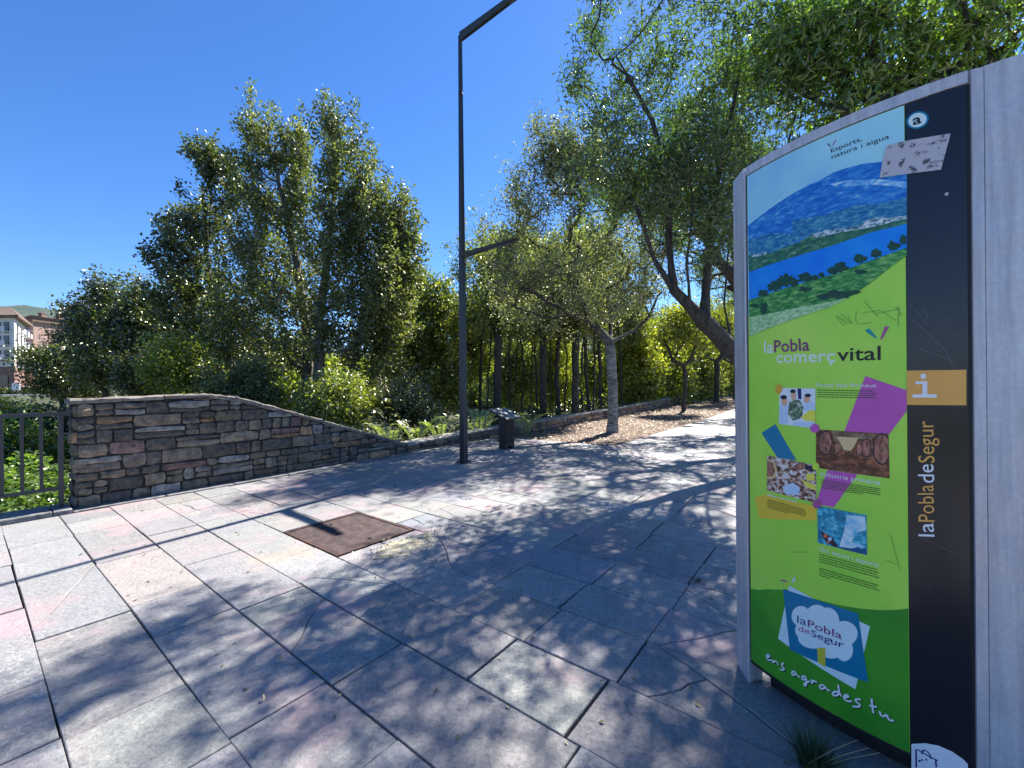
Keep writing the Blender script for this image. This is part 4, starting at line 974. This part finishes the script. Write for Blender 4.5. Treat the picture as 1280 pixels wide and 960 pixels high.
I_pale = streak('print_pale_field', [(.35, lin((84, 140, 90))), (.5, lin((140, 178, 120))), (.66, lin((190, 210, 160)))], 50, 1, 1.6)
I_bush = mat_noise('print_bush', lin((14, 48, 40)), lin((28, 72, 44)), 40, .32, bs=0, spec=.35)
I_black = mat_plain('black_strip_ink', (.012, .012, .015), .22, bs=0); I_ink = ink('black_ink', (24, 24, 26)); I_white = ink('white_ink', (226, 232, 236)); I_or = ink('orange_ink', (205, 148, 72)); I_ordot = ink('ochre_ink', (196, 146, 52))
I_purple = ink('magenta_ink', (172, 76, 150), .06); I_teal = ink('teal_ink', (0, 104, 136)); I_teal2 = ink('dark_teal_ink', (0, 128, 128)); I_mauve = ink('mauve_ink', (150, 70, 120)); I_plum = ink('plum_ink', (112, 44, 96)); I_yel = ink('yellow_ink', (206, 172, 50))
I_lb = ink('pale_blue_ink', (186, 206, 226)); I_navy = ink('navy_ink', (26, 28, 92)); I_trunk = ink('olive_yellow_ink', (176, 170, 50)); I_paleg = ink('pale_green_ink', (190, 224, 180))
I_text = ink('caption_ink', (40, 66, 30)); I_mint = ink('mint_white_ink', (215, 235, 205))
def tri_map(name, verts2d, faces, off, mat, parent):
    """triangulate a flat outline in face coordinates, slice it finely and bend it on to the face"""
    bm = bmesh.new(); vv = [bm.verts.new((x, y, 0)) for x, y in verts2d]
    for f in faces:
        try: bm.faces.new([vv[i] for i in f])
        except ValueError: pass
    bmesh.ops.triangulate(bm, faces=bm.faces[:])
    x0 = min(v[0] for v in verts2d); x1 = max(v[0] for v in verts2d); s = math.ceil(x0/.03)*.03
    while s < x1:
        bmesh.ops.bisect_plane(bm, geom=bm.verts[:]+bm.edges[:]+bm.faces[:], plane_co=(s, 0, 0), plane_no=(1, 0, 0)); s += .03
    for v in bm.verts: v.co = SP(v.co.x, v.co.y, off)-O
    bmesh.ops.recalc_face_normals(bm, faces=bm.faces[:])
    c = Vector((CC.x, CC.y, 0))-O
    for f in bm.faces:
        m_ = f.calc_center_median(); 
        if f.normal.dot(Vector((m_.x-c.x, m_.y-c.y, 0))) < 0: f.normal_flip()
    me = bpy.data.meshes.new(name); bm.to_mesh(me); bm.free(); me.materials.append(mat)
    o = bpy.data.objects.new(name, me); COL.objects.link(o); o.parent = parent; return o
LV = .0006
def art(name, pxs, layer, mat, parent, zoom=None, label=None):
    if zoom: ox, oy, k = zoom; pxs = [(ox+x/k, oy+y/k) for x, y in pxs]
    pts = [px2s(*p) for p in pxs]; o = tri_map(name, pts, [tuple(range(len(pts)))], LV*layer, mat, parent)
    if label: o['label'] = label
    return o
def stroke(name, lines, wd, layer, mat, parent, zoom=None, shift=(0, 0)):
    if len(lines) > 1 and name != 'small_print':
        return [stroke(name, [l_], wd, layer, mat, parent, zoom, shift) for l_ in lines]
    V = []; Fc = []
    for ln in lines:
        pts = [px2s(zoom[0]+(x+shift[0])/zoom[2], zoom[1]+(y+shift[1])/zoom[2]) if zoom else px2s(x, y) for x, y in ln]
        if len(pts) > 2 and zoom:   # soften corners
            q_ = [pts[0]]
            for a, b in zip(pts, pts[1:]): q_ += [(a[0]*.75+b[0]*.25, a[1]*.75+b[1]*.25), (a[0]*.25+b[0]*.75, a[1]*.25+b[1]*.75)]
            pts = q_+[pts[-1]]
        n0 = len(V)
        for i, p in enumerate(pts):
            a = pts[max(i-1, 0)]; b = pts[min(i+1, len(pts)-1)]; dx, dy = b[0]-a[0], b[1]-a[1]; L = math.hypot(dx, dy) or 1
            nx_, ny_ = -dy/L*wd/2, dx/L*wd/2; V += [SP(p[0]+nx_, p[1]+ny_, LV*layer)-O, SP(p[0]-nx_, p[1]-ny_, LV*layer)-O]
        for i in range(len(pts)-1): Fc.append((n0+2*i, n0+2*i+1, n0+2*i+3, n0+2*i+2))
    return mesh_obj(name, V, Fc, mat, parent)
def text(name, s, bl, br, tl, layer, mat, parent, zoom=None, shx=0.0, bold=0.0):
    """bl, br: photo pixels of the base line's ends; tl: of the capital height above bl"""
    if zoom: bl, br, tl = [(zoom[0]+x/zoom[2], zoom[1]+y/zoom[2]) for x, y in (bl, br, tl)]
    cu = bpy.data.curves.new('lettering', 'FONT'); cu.body = s; cu.resolution_u = 3; cu.offset = bold
    ob = bpy.data.objects.new('lettering', cu); COL.objects.link(ob)
    dg = bpy.context.evaluated_depsgraph_get(); me = bpy.data.meshes.new_from_object(ob.evaluated_get(dg)); bpy.data.objects.remove(ob); bpy.data.curves.remove(cu)
    co = np.array([v.co[:] for v in me.vertices]); fs = [tuple(p.vertices) for p in me.polygons]; bpy.data.meshes.remove(me)
    x0, x1 = co[:, 0].min(), co[:, 0].max(); capH = .70
    P0, P1, P2 = (np.array(px2s(*p)) for p in (bl, br, tl))
    pts = [tuple(P0+(P1-P0)*((c[0]-x0)/(x1-x0))+(P2-P0)*(c[1]/capH)) for c in co]
    return tri_map(name, pts, fs, LV*layer, mat, parent)

Zt = (920, 200, 960/220); Z1 = (940, 390, 6.4); Z2 = (940, 530, 6.4); Z3 = (940, 640, 6.4); Z4 = (940, 720, 6.4); Z5 = (940, 820, 6.4); Z6 = (1000, 100, 1280/220)
face = ribbon('printed_panel', .004, SBk, H0, H1, 0, I_green, sign, 30); face['label'] = 'lime green printed panel'
strip = ribbon('black_strip', SBk+.0015, SW-.004, H0, H1, .0005, I_black, sign, 8); strip['label'] = 'black side strip'
# landscape picture at the top
R_ = lambda x: x
def edge(px): return px
sL = 935.5
tri_map('print_sky', [(.005, H1-.001), (.005, px2s(937, 395)[1]), px2s(1000, 370), px2s(1080, 340), (SBk-.001, px2s(1132, 300)[1]), (SBk-.001, H1-.001)], [tuple(range(6))], LV, I_sky, face)
mt = art('print_mountain', [(65, 360), (180, 270), (300, 190), (400, 135), (470, 105), (530, 70), (600, 45), (700, 20), (800, 10), (932, 20), (932, 380), (740, 400), (520, 470), (300, 540), (75, 612)], 2, I_mount, face, Zt)
for pts in ([(300, 330), (480, 300), (640, 250), (800, 235), (932, 205), (932, 305), (700, 350), (560, 385), (430, 400), (330, 440)], [(68, 440), (180, 400), (330, 400), (330, 455), (200, 505), (68, 520)]): art('print_slope', pts, 2.5, I_slope, face, Zt)
art('print_ridge', [(500, 130), (620, 110), (780, 105), (932, 120), (932, 150), (740, 135), (560, 150)], 2.5, I_ridge, face, Zt)
art('print_shore', [(68, 520), (200, 505), (330, 455), (430, 400), (560, 385), (700, 350), (800, 330), (932, 305), (932, 352), (740, 397), (520, 472), (300, 537), (72, 614)], 3, I_shore, face, Zt)
art('print_town', [(420, 405), (500, 380), (640, 370), (720, 330), (760, 312), (850, 315), (932, 300), (932, 322), (800, 352), (700, 375), (560, 398), (440, 425)], 4, I_town, face, Zt)
art('print_village', [(80, 520), (170, 500), (165, 518), (85, 532)], 4, I_town, face, Zt)
art('print_lake', [(72, 612), (300, 535), (520, 470), (740, 395), (932, 349), (932, 500), (760, 545), (520, 630), (350, 680), (180, 730), (75, 765)], 4, I_lake, face, Zt)
art('print_field', [(72, 765), (130, 745), (250, 705), (400, 660), (560, 615), (760, 540), (932, 478), (932, 522), (850, 580), (760, 652), (640, 737), (520, 800), (300, 875), (75, 960)], 5, I_field, face, Zt)
art('print_pale_field', [(74, 860), (200, 835), (330, 805), (430, 790), (560, 765), (625, 745), (520, 800), (300, 875), (76, 962)], 6, I_pale, face, Zt)
rb = random.Random(5)
for cx, cy, rx, ry in [(150, 725, 28, 20), (215, 690, 40, 28), (275, 658, 50, 36), (320, 668, 30, 25), (382, 642, 44, 28), (436, 642, 20, 14), (470, 628, 18, 14), (530, 605, 30, 22), (575, 585, 38, 28), (670, 540, 34, 28), (700, 540, 18, 16), (765, 512, 32, 24), (855, 470, 28, 28), (880, 468, 20, 14), (915, 435, 24, 26), (380, 706, 34, 16), (555, 735, 85, 24), (640, 722, 40, 14), (155, 810, 24, 34), (110, 795, 30, 12), (680, 610, 40, 14), (480, 745, 40, 20)]:
    pts = []
    for i in range(22): t = 2*math.pi*i/22; k = rb.uniform(.68, 1.2); pts.append((min(cx+rx*k*math.cos(t), 930), cy+ry*k*math.sin(t)))
    art('print_bush', pts, 6, I_bush, face, Zt)
# lime fades
0 and art('pale_lime_area', [(1133, 322), (1108, 352), (1065, 372), (1040, 384), (1000, 400), (1040, 420), (1100, 425), (1133, 400)], 1.5, I_yg, face)
# heading
text('lettering', 'Esports,', (228, 530), (455, 442), (222, 500), 3, I_ink, face, Z6)
text('lettering', 'natura i aigua', (232, 575), (650, 425), (228, 545), 3, I_ink, face, Z6)
art('tick_mark', [(196, 465), (206, 460), (226, 482), (222, 487)], 3, I_navy, face, Z6); art('tick_mark', [(257, 433), (264, 436), (243, 478), (236, 476)], 3, I_mauve, face, Z6)
# logo line
text('lettering', 'la', (100, 328), (172, 326), (100, 232), 2, I_mint, face, Z1)
text('lettering', 'Pobla', (180, 322), (462, 308), (176, 226), 2.6, I_plum, face, Z1, bold=.012)
text('lettering', 'comerç', (198, 405), (668, 396), (198, 315), 2, I_paleg, face, Z1, bold=.016)
text('lettering', 'vital', (682, 392), (1030, 382), (682, 286), 2, I_ink, face, Z1, bold=.01)
art('tick_mark', [(903, 150), (938, 130), (1000, 205), (990, 213)], 2, I_teal2, face, Z1); art('tick_mark', [(1064, 114), (1100, 117), (1042, 218), (1025, 220)], 2, I_mauve, face, Z1)
# coloured shapes
art('magenta_shape', [(908, 512), (1236, 625), (1238, 792), (1100, 975), (735, 968)], 2, I_purple, face, Z1)
art('magenta_shape', [(606, 366), (845, 402), (655, 668), (525, 640), (522, 600)], 2, I_purple, face, Z2)
art('blue_bar', [(78, 72), (188, 0), (358, 292), (205, 268)], 2, I_teal, face, Z2)
def disc(name, cx, cy, rx, ry, layer, mat, parent, zoom, n=18, rot=0):
    return art(name, [(cx+rx*math.cos(2*math.pi*i/n)*math.cos(rot)-ry*math.sin(2*math.pi*i/n)*math.sin(rot), cy+rx*math.cos(2*math.pi*i/n)*math.sin(rot)+ry*math.sin(2*math.pi*i/n)*math.cos(rot)) for i in range(n)], layer, mat, parent, zoom)
disc('orange_dot', 217, 618, 29, 37, 4.5, I_ordot, face, Z1); disc('magenta_dot', 505, 34, 38, 36, 4.5, I_purple, face, Z2); disc('magenta_dot', 522, 640, 36, 36, 4.5, I_mauve, face, Z2); disc('lime_dot', 512, 340, 28, 30, 4.5, I_yg, face, Z2)
art('yellow_wash', [(22, 585), (130, 560), (515, 660), (518, 770), (300, 765), (60, 755)], 1.5, I_yel, face, Z2)
# photographs printed on the panel
I_p1 = ink('photo_bg', (196, 202, 226)); I_hair = ink('hair_ink', (28, 30, 48)); I_skin = ink('skin_ink', (196, 150, 120)); I_coat = ink('coat_ink', (168, 186, 206)); I_olv = streak('jumper_ink', [(.4, lin((40, 62, 50))), (.55, lin((110, 130, 100))), (.65, lin((190, 195, 180)))], 60, 1, 1); I_yj = ink('yellow_jacket', (204, 196, 70))
pp = art('photo_print', [(250, 608), (508, 612), (508, 885), (460, 925), (218, 895), (222, 660)], 3, I_p1, face, Z1, 'photo of people in a group')
for q_ in ([(365, 612), (396, 612), (398, 700), (372, 695)],): art('print_window', q_, 3.5, I_navy, pp, Z1)
art('print_figure', [(222, 740), (290, 735), (292, 900), (220, 893)], 3.8, I_coat, pp, Z1); disc('print_head', 262, 715, 24, 36, 4, I_skin, pp, Z1); disc('print_hair', 256, 682, 26, 18, 4.2, I_hair, pp, Z1)
art('print_figure', [(300, 720), (330, 700), (385, 705), (415, 760), (400, 850), (330, 870), (290, 820)], 4, I_olv, pp, Z1); disc('print_head', 335, 670, 22, 38, 4.3, I_skin, pp, Z1); disc('print_hair', 330, 634, 23, 16, 4.5, I_hair, pp, Z1)
art('print_figure', [(410, 720), (450, 690), (508, 740), (508, 800), (420, 790)], 4, I_coat, pp, Z1); disc('print_head', 440, 695, 24, 34, 4.3, I_skin, pp, Z1); disc('print_hair', 450, 667, 26, 15, 4.5, I_hair, pp, Z1)
art('print_figure', [(395, 840), (470, 780), (508, 790), (508, 880), (420, 865)], 4.6, I_yj, pp, Z1); art('print_table', [(330, 880), (508, 880), (460, 925), (335, 908)], 4.7, I_coat, pp, Z1)
I_cel = streak('cellar_ink', [(.35, lin((40, 22, 18))), (.5, lin((92, 52, 36))), (.65, lin((150, 96, 66)))], 30, 1, 1.4); I_bar = streak('barrel_ink', [(.4, lin((88, 52, 44))), (.6, lin((168, 112, 92)))], 30, 3, 1); I_vault = ink('vault_ink', (196, 168, 118)); I_vault2 = streak('vault_dark', [(.4, lin((88, 66, 50))), (.6, lin((140, 116, 92)))], 30, 1, 1)
pc = art('photo_print', [(513, 42), (1093, 78), (1101, 436), (513, 348)], 3, I_cel, face, Z2, 'photo of wooden barrels in a cellar')
art('print_vault', [(640, 52), (985, 82), (960, 125), (860, 120), (730, 190), (650, 120)], 3.4, I_vault2, pc, Z2); art('print_glow', [(680, 100), (850, 110), (820, 180), (790, 215), (735, 205), (700, 140)], 3.7, I_vault, pc, Z2)
for a in ((590, 150, 55, 98), (1040, 200, 72, 130), (915, 190, 40, 76), (690, 185, 26, 50), (860, 200, 24, 50)):
    x_, y_, rx, ry = a; n_ = 16; c1 = [(min(max(x_+rx*math.cos(2*math.pi*i/n_), 515), 1093), y_+ry*math.sin(2*math.pi*i/n_)) for i in range(n_)]
    art('print_barrel', c1, 4.0, ink('barrel_rim', (52, 34, 30)), pc, Z2) if False else art('print_barrel', c1, 4.0, I_hair, pc, Z2)
    c1 = [(min(max(x_+rx*.88*math.cos(2*math.pi*i/n_), 516), 1092), y_+ry*.9*math.sin(2*math.pi*i/n_)) for i in range(n_)]; art('print_barrel', c1, 4.3, I_bar, pc, Z2)
I_food = streak('food_ink', [(.36, lin((40, 28, 30))), (.46, lin((110, 66, 56))), (.54, lin((176, 150, 130))), (.64, lin((214, 214, 220)))], 42, 1, 1.5, detail=3)
pf = art('photo_print', [(122, 250), (516, 328), (516, 632), (122, 530)], 3, I_food, face, Z2, 'photo of food laid on a table')
art('print_bowl', [(124, 275), (180, 300), (205, 370), (185, 430), (124, 440)], 3.5, I_vault, pf, Z2); art('print_bowl', [(124, 290), (170, 312), (188, 370), (172, 415), (124, 425)], 3.8, I_bar, pf, Z2); art('print_cheese', [(436, 398), (500, 395), (505, 450), (440, 452)], 3.6, I_yj, pf, Z2); art('print_cheese', [(395, 445), (512, 490), (512, 530), (440, 505)], 3.6, I_yj, pf, Z2); disc('print_bowl', 385, 340, 42, 30, 3.6, I_bar, pf, Z2); art('print_dark', [(425, 325), (512, 342), (512, 380), (430, 365)], 3.5, I_hair, pf, Z2)
art('print_cloth', [(245, 500), (330, 470), (390, 510), (370, 570), (270, 560)], 3.6, I_coat, pf, Z2)
I_riv = streak('river_ink', [(.34, lin((0, 72, 96))), (.5, lin((20, 128, 150))), (.62, lin((90, 180, 196))), (.74, lin((200, 225, 235)))], 30, 1, 1, detail=10)
I_foam = streak('foam_ink', [(.38, lin((60, 160, 190))), (.58, lin((190, 214, 232)))], 22, 1, 1); I_deep = ink('deep_water_ink', (0, 70, 110)); I_boat = ink('boat_ink', (44, 26, 40)); I_boat2 = ink('boat_red_ink', (190, 96, 66))
pr = art('photo_print', [(527, 652-704), (917, 728-704), (922, 345), (527, 245)], 3, I_riv, face, Z3, 'photo of white water rafting')
art('print_foam', [(760, 20), (905, 40), (915, 140), (830, 170), (800, 240), (910, 270), (860, 300), (700, 275), (740, 150)], 3.4, I_foam, pr, Z3); art('print_water', [(700, 282), (800, 290), (850, 278), (880, 300), (915, 285), (920, 342), (720, 296)], 3.8, I_deep, pr, Z3)
art('print_raft', [(545, 150), (580, 165), (640, 200), (690, 275), (660, 278), (590, 235)], 3.8, I_boat, pr, Z3); disc('print_rower', 590, 190, 16, 18, 4.1, I_boat2, pr, Z3); disc('print_rower', 625, 215, 16, 16, 4.1, I_coat, pr, Z3); disc('print_rower', 612, 240, 12, 10, 4.1, I_boat2, pr, Z3)
# captions
text('lettering', 'Portal dels Pirineus', (520, 598), (992, 602), (522, 570), 4, I_mint, face, Z1)
text('lettering', 'Indústria primària', (552, 412), (1030, 486), (552, 380), 4, I_mint, face, Z2)
stroke('small_print', [[(940+a/6.4, 530+(566+(a-125)*.25)/6.4), (940+b/6.4, 530+(566+(b-125)*.25)/6.4)] for a, b in ((125, 160), (166, 205), (214, 226), (236, 262), (268, 310), (318, 362))], .0055, 4, I_paleg, face)['kind'] = 'stuff'   # heading too faded to read
text('lettering', 'Oci, natura i esports', (540, 308), (1012, 438), (540, 276), 4, I_mint, face, Z3)
def lines(x0, y0, x1, y1, n, dy, zoom, last=.6, seed=1):
    rr = random.Random(seed); segs = []
    for k in range(n):
        t = 0; end = last if k == n-1 else rr.uniform(.94, 1.0)
        while t < end:
            e = min(t+rr.uniform(.02, .085), end); segs.append([(x0+(x1-x0)*t, y0+k*dy+(y1-y0)*t), (x0+(x1-x0)*e, y0+k*dy+(y1-y0)*e)]); t = e+.010
    segs = [[(zoom[0]+x/zoom[2], zoom[1]+y/zoom[2]) for x, y in s] for s in segs]
    stroke('small_print', segs, .0030, 4, I_text, face)['kind'] = 'stuff'
lines(522, 624, 998, 634, 4, 18, Z1, .98, 1); lines(556, 446, 1030, 520, 5, 15.5, Z2, .7, 2); lines(126, 604, 436, 690, 5, 15.5, Z2, .55, 3); lines(540, 336, 1022, 466, 4, 20, Z3, 1, 4); lines(540, 448, 1022, 590, 4, 19, Z3, .2, 5)
# darker hill at the foot
hill = [(22, 120), (60, 112), (130, 105), (250, 112), (400, 150), (560, 200), (700, 232), (850, 258), (1000, 272), (1150, 272), (1262, 262)]
hp = [(940+x/6.4, 720+y/6.4) for x, y in hill]; top_ = [px2s(*p) for p in hp]; top_[0] = (.0055, top_[0][1]); top_[-1] = (SBk-.001, top_[-1][1])
tri_map('deep_green_area', top_+[(SBk-.001, H0+.001), (.0055, H0+.001)], [tuple(range(len(top_)+2))], LV*1.6, I_grass, face)
# town emblem card
ec = art('white_card', [(300, 75), (945, 402), (828, 905), (210, 500)], 2.6, I_lb, face, Z4); art('white_card_tip', [(330, 20), (350, 5), (345, 35), (318, 60)], 2.6, I_lb, face, Z4); art('brown_mark', [(232, 28), (282, 38), (280, 50), (232, 40)], 2.6, I_mauve, face, Z4)
art('blue_card', [(250, 100), (565, 205), (850, 298), (930, 850), (590, 718), (530, 690), (305, 590)], 3.4, I_teal, face, Z4)
cl = []
for cx, cy, rx, ry in [(395, 320, 76, 82), (520, 320, 88, 92), (600, 360, 100, 110), (735, 460, 112, 102), (740, 590, 70, 90), (640, 590, 90, 70), (500, 490, 130, 90), (432, 430, 84, 80)]: disc('cloud_lobe', cx, cy, rx, ry, 4.0+len(cl)*.05, I_lb, ec, Z4, 26); cl.append(1)
art('tree_trunk_mark', [(524, 575), (590, 572), (590, 730), (530, 690)], 5.0, I_trunk, face, Z4)
text('lettering', 'la', (365, 372), (436, 396), (365, 312), 5.4, I_navy, face, Z4); text('lettering', 'Pobla', (450, 402), (722, 506), (450, 345), 5.4, I_plum, face, Z4, bold=.006)
text('lettering', 'de', (374, 438), (468, 466), (372, 392), 5.4, I_mauve, face, Z4); text('lettering', 'Segur', (478, 478), (738, 578), (478, 425), 5.4, I_navy, face, Z4, bold=.004)
hw = [[(122, 12), (148, 2), (135, -15), (118, -5), (120, 20), (140, 35), (160, 30)], [(165, 30), (168, 55), (185, 38), (205, 48), (212, 72)], [(260, 60), (238, 62), (246, 85), (262, 98), (255, 112), (228, 106)],
      [(352, 130), (335, 120), (320, 132), (322, 150), (340, 152), (354, 132), (360, 152), (385, 168)], [(432, 162), (408, 160), (398, 178), (410, 192), (430, 180), (434, 165), (440, 205), (435, 235), (418, 238), (422, 215), (465, 200)], [(480, 185), (482, 222)], [(482, 210), (500, 195), (522, 210)],
      [(585, 238), (560, 228), (542, 240), (548, 260), (572, 262), (588, 240), (598, 266), (625, 276)], [(700, 288), (670, 280), (642, 298), (655, 318), (690, 310), (700, 285), (690, 228)], [(700, 285), (716, 322)], [(735, 330), (775, 326), (768, 308), (742, 312), (734, 340), (765, 362), (800, 360)],
      [(872, 345), (832, 342), (830, 362), (866, 385), (858, 405), (806, 402)], [(958, 338), (964, 400), (972, 455)], [(938, 394), (1000, 406)], [(1022, 440), (1030, 474), (1060, 482), (1080, 462), (1086, 492), (1105, 514), (1135, 514)]]
stroke('handwritten_shadow', hw, .0075, 3.2, I_ink, face, Z5, (7, 8)); stroke('handwritten_lettering', hw, .0068, 3.8, I_white, face, Z5)
# black strip print
Zs = (1120, 440, 591/160)
bx = art('orange_box', [(50, 86), (324, 82), (324, 246), (50, 244)], 3, I_or, strip, Zs)
disc('letter_dot', 126, 112, 13, 12, 4.2, I_white, strip, Zs); art('letter_i', [(90, 136), (144, 134), (144, 194), (188, 196), (188, 210), (76, 210), (76, 196), (122, 195), (122, 147), (90, 149)], 4.2, I_white, strip, Zs)
def vtext(s, y0, y1, mat, b=0): text('lettering', s, (178, y0), (172, y1), (102, y0-2), 4, mat, strip, Zs, bold=b)
vtext('la', 852, 788, I_white); vtext('Pobla', 784, 612, I_or); vtext('de', 604, 518, I_white); vtext('Segur', 512, 318, I_or)
Zc = (1000, 100, 1280/220)
disc('round_badge', 855, 293, 84, 62, 3, I_teal, strip, Zc, 28, -.35); disc('round_badge_disc', 855, 293, 68, 50, 3.6, I_lb, strip, Zc, 28, -.35); text('lettering', 'a', (822, 332), (885, 312), (815, 262), 4.2, I_ink, strip, Zc, bold=.02)
M_stk = mat_noise('stained_sticker', (.045, .045, .055), (.50, .48, .52), 45, .6, bs=.2, lo=.36, hi=.46, detail=4)
stk = art('torn_sticker', [(630, 480), (755, 448), (1095, 392), (1025, 655), (580, 714), (600, 600)], 6.5, M_stk, sign, Zc); stk['label'] = 'pale stained sticker'
Zb = (1100, 880, 1280/180)
def bb(x, y): return (1100+x/Zb[2], 880+y/Zb[2])
art('white_emblem_area', [(280, 352), (400, 346), (520, 368), (640, 420), (740, 490), (780, 530), (782, 640), (700, 700), (280, 700)], 3, I_white, strip, Zb)
stroke('emblem_drawing', [[(322, 400), (322, 560)], [(330, 400), (380, 430), (440, 465), (515, 500)], [(370, 440), (380, 408), (410, 410), (440, 440), (455, 485)], [(345, 510), (360, 495)], [(372, 500), (378, 488)], [(405, 495), (418, 488)], [(495, 490), (500, 560)]], .0042, 4, I_navy, strip, Zb)
# scratches and scrawl
M_scr = ink('scratch', (86, 120, 50)); M_scr2 = ink('scratch_light', (92, 92, 98))
Zg = (920, 200, 960/220)
stroke('scratched_scrawl', [[(545, 850), (590, 905)], [(555, 850), (612, 895)], [(575, 840), (632, 895)], [(612, 850), (632, 892)], [(660, 825), (650, 870), (670, 900), (740, 885)], [(700, 770), (775, 855)], [(690, 835), (790, 820)], [(760, 840), (880, 815)], [(790, 820), (870, 875)], [(890, 800), (885, 905)], [(870, 800), (905, 850)]], .0016, 5, M_scr, face, Zg)
stroke('scratch_marks', [[(1137, 380), (1162, 408)], [(1142, 400), (1182, 438), (1192, 460)], [(1147, 435), (1188, 450)], [(1155, 385), (1160, 396), (1156, 402)], [(1164, 398), (1170, 396)], [(1176, 402), (1190, 398)], [(1185, 410), (1196, 420)], [(1152, 672), (1195, 692)]], .0012, 5, M_scr2, strip)
for n_, (a, b) in enumerate([((1113, 668), (1125, 712)), ((1108, 700), (1122, 706)), ((1098, 560), (1110, 562)), ((990, 690), (1010, 690))]): stroke('scratch_marks', [[a, b]], .0014, 5, M_scr, face)

sp_ = px2s(1183, 243); m = MB(O); c_ = arc(sp_[0], .002); d_ = (arc(sp_[0], 1)-arc(sp_[0], 0)); m.bar((c_.x, c_.y, sp_[1]), (c_.x+d_.x*.004, c_.y+d_.y*.004, sp_[1]), .006, .005, 10); m.build('screw', M_alu, sign)
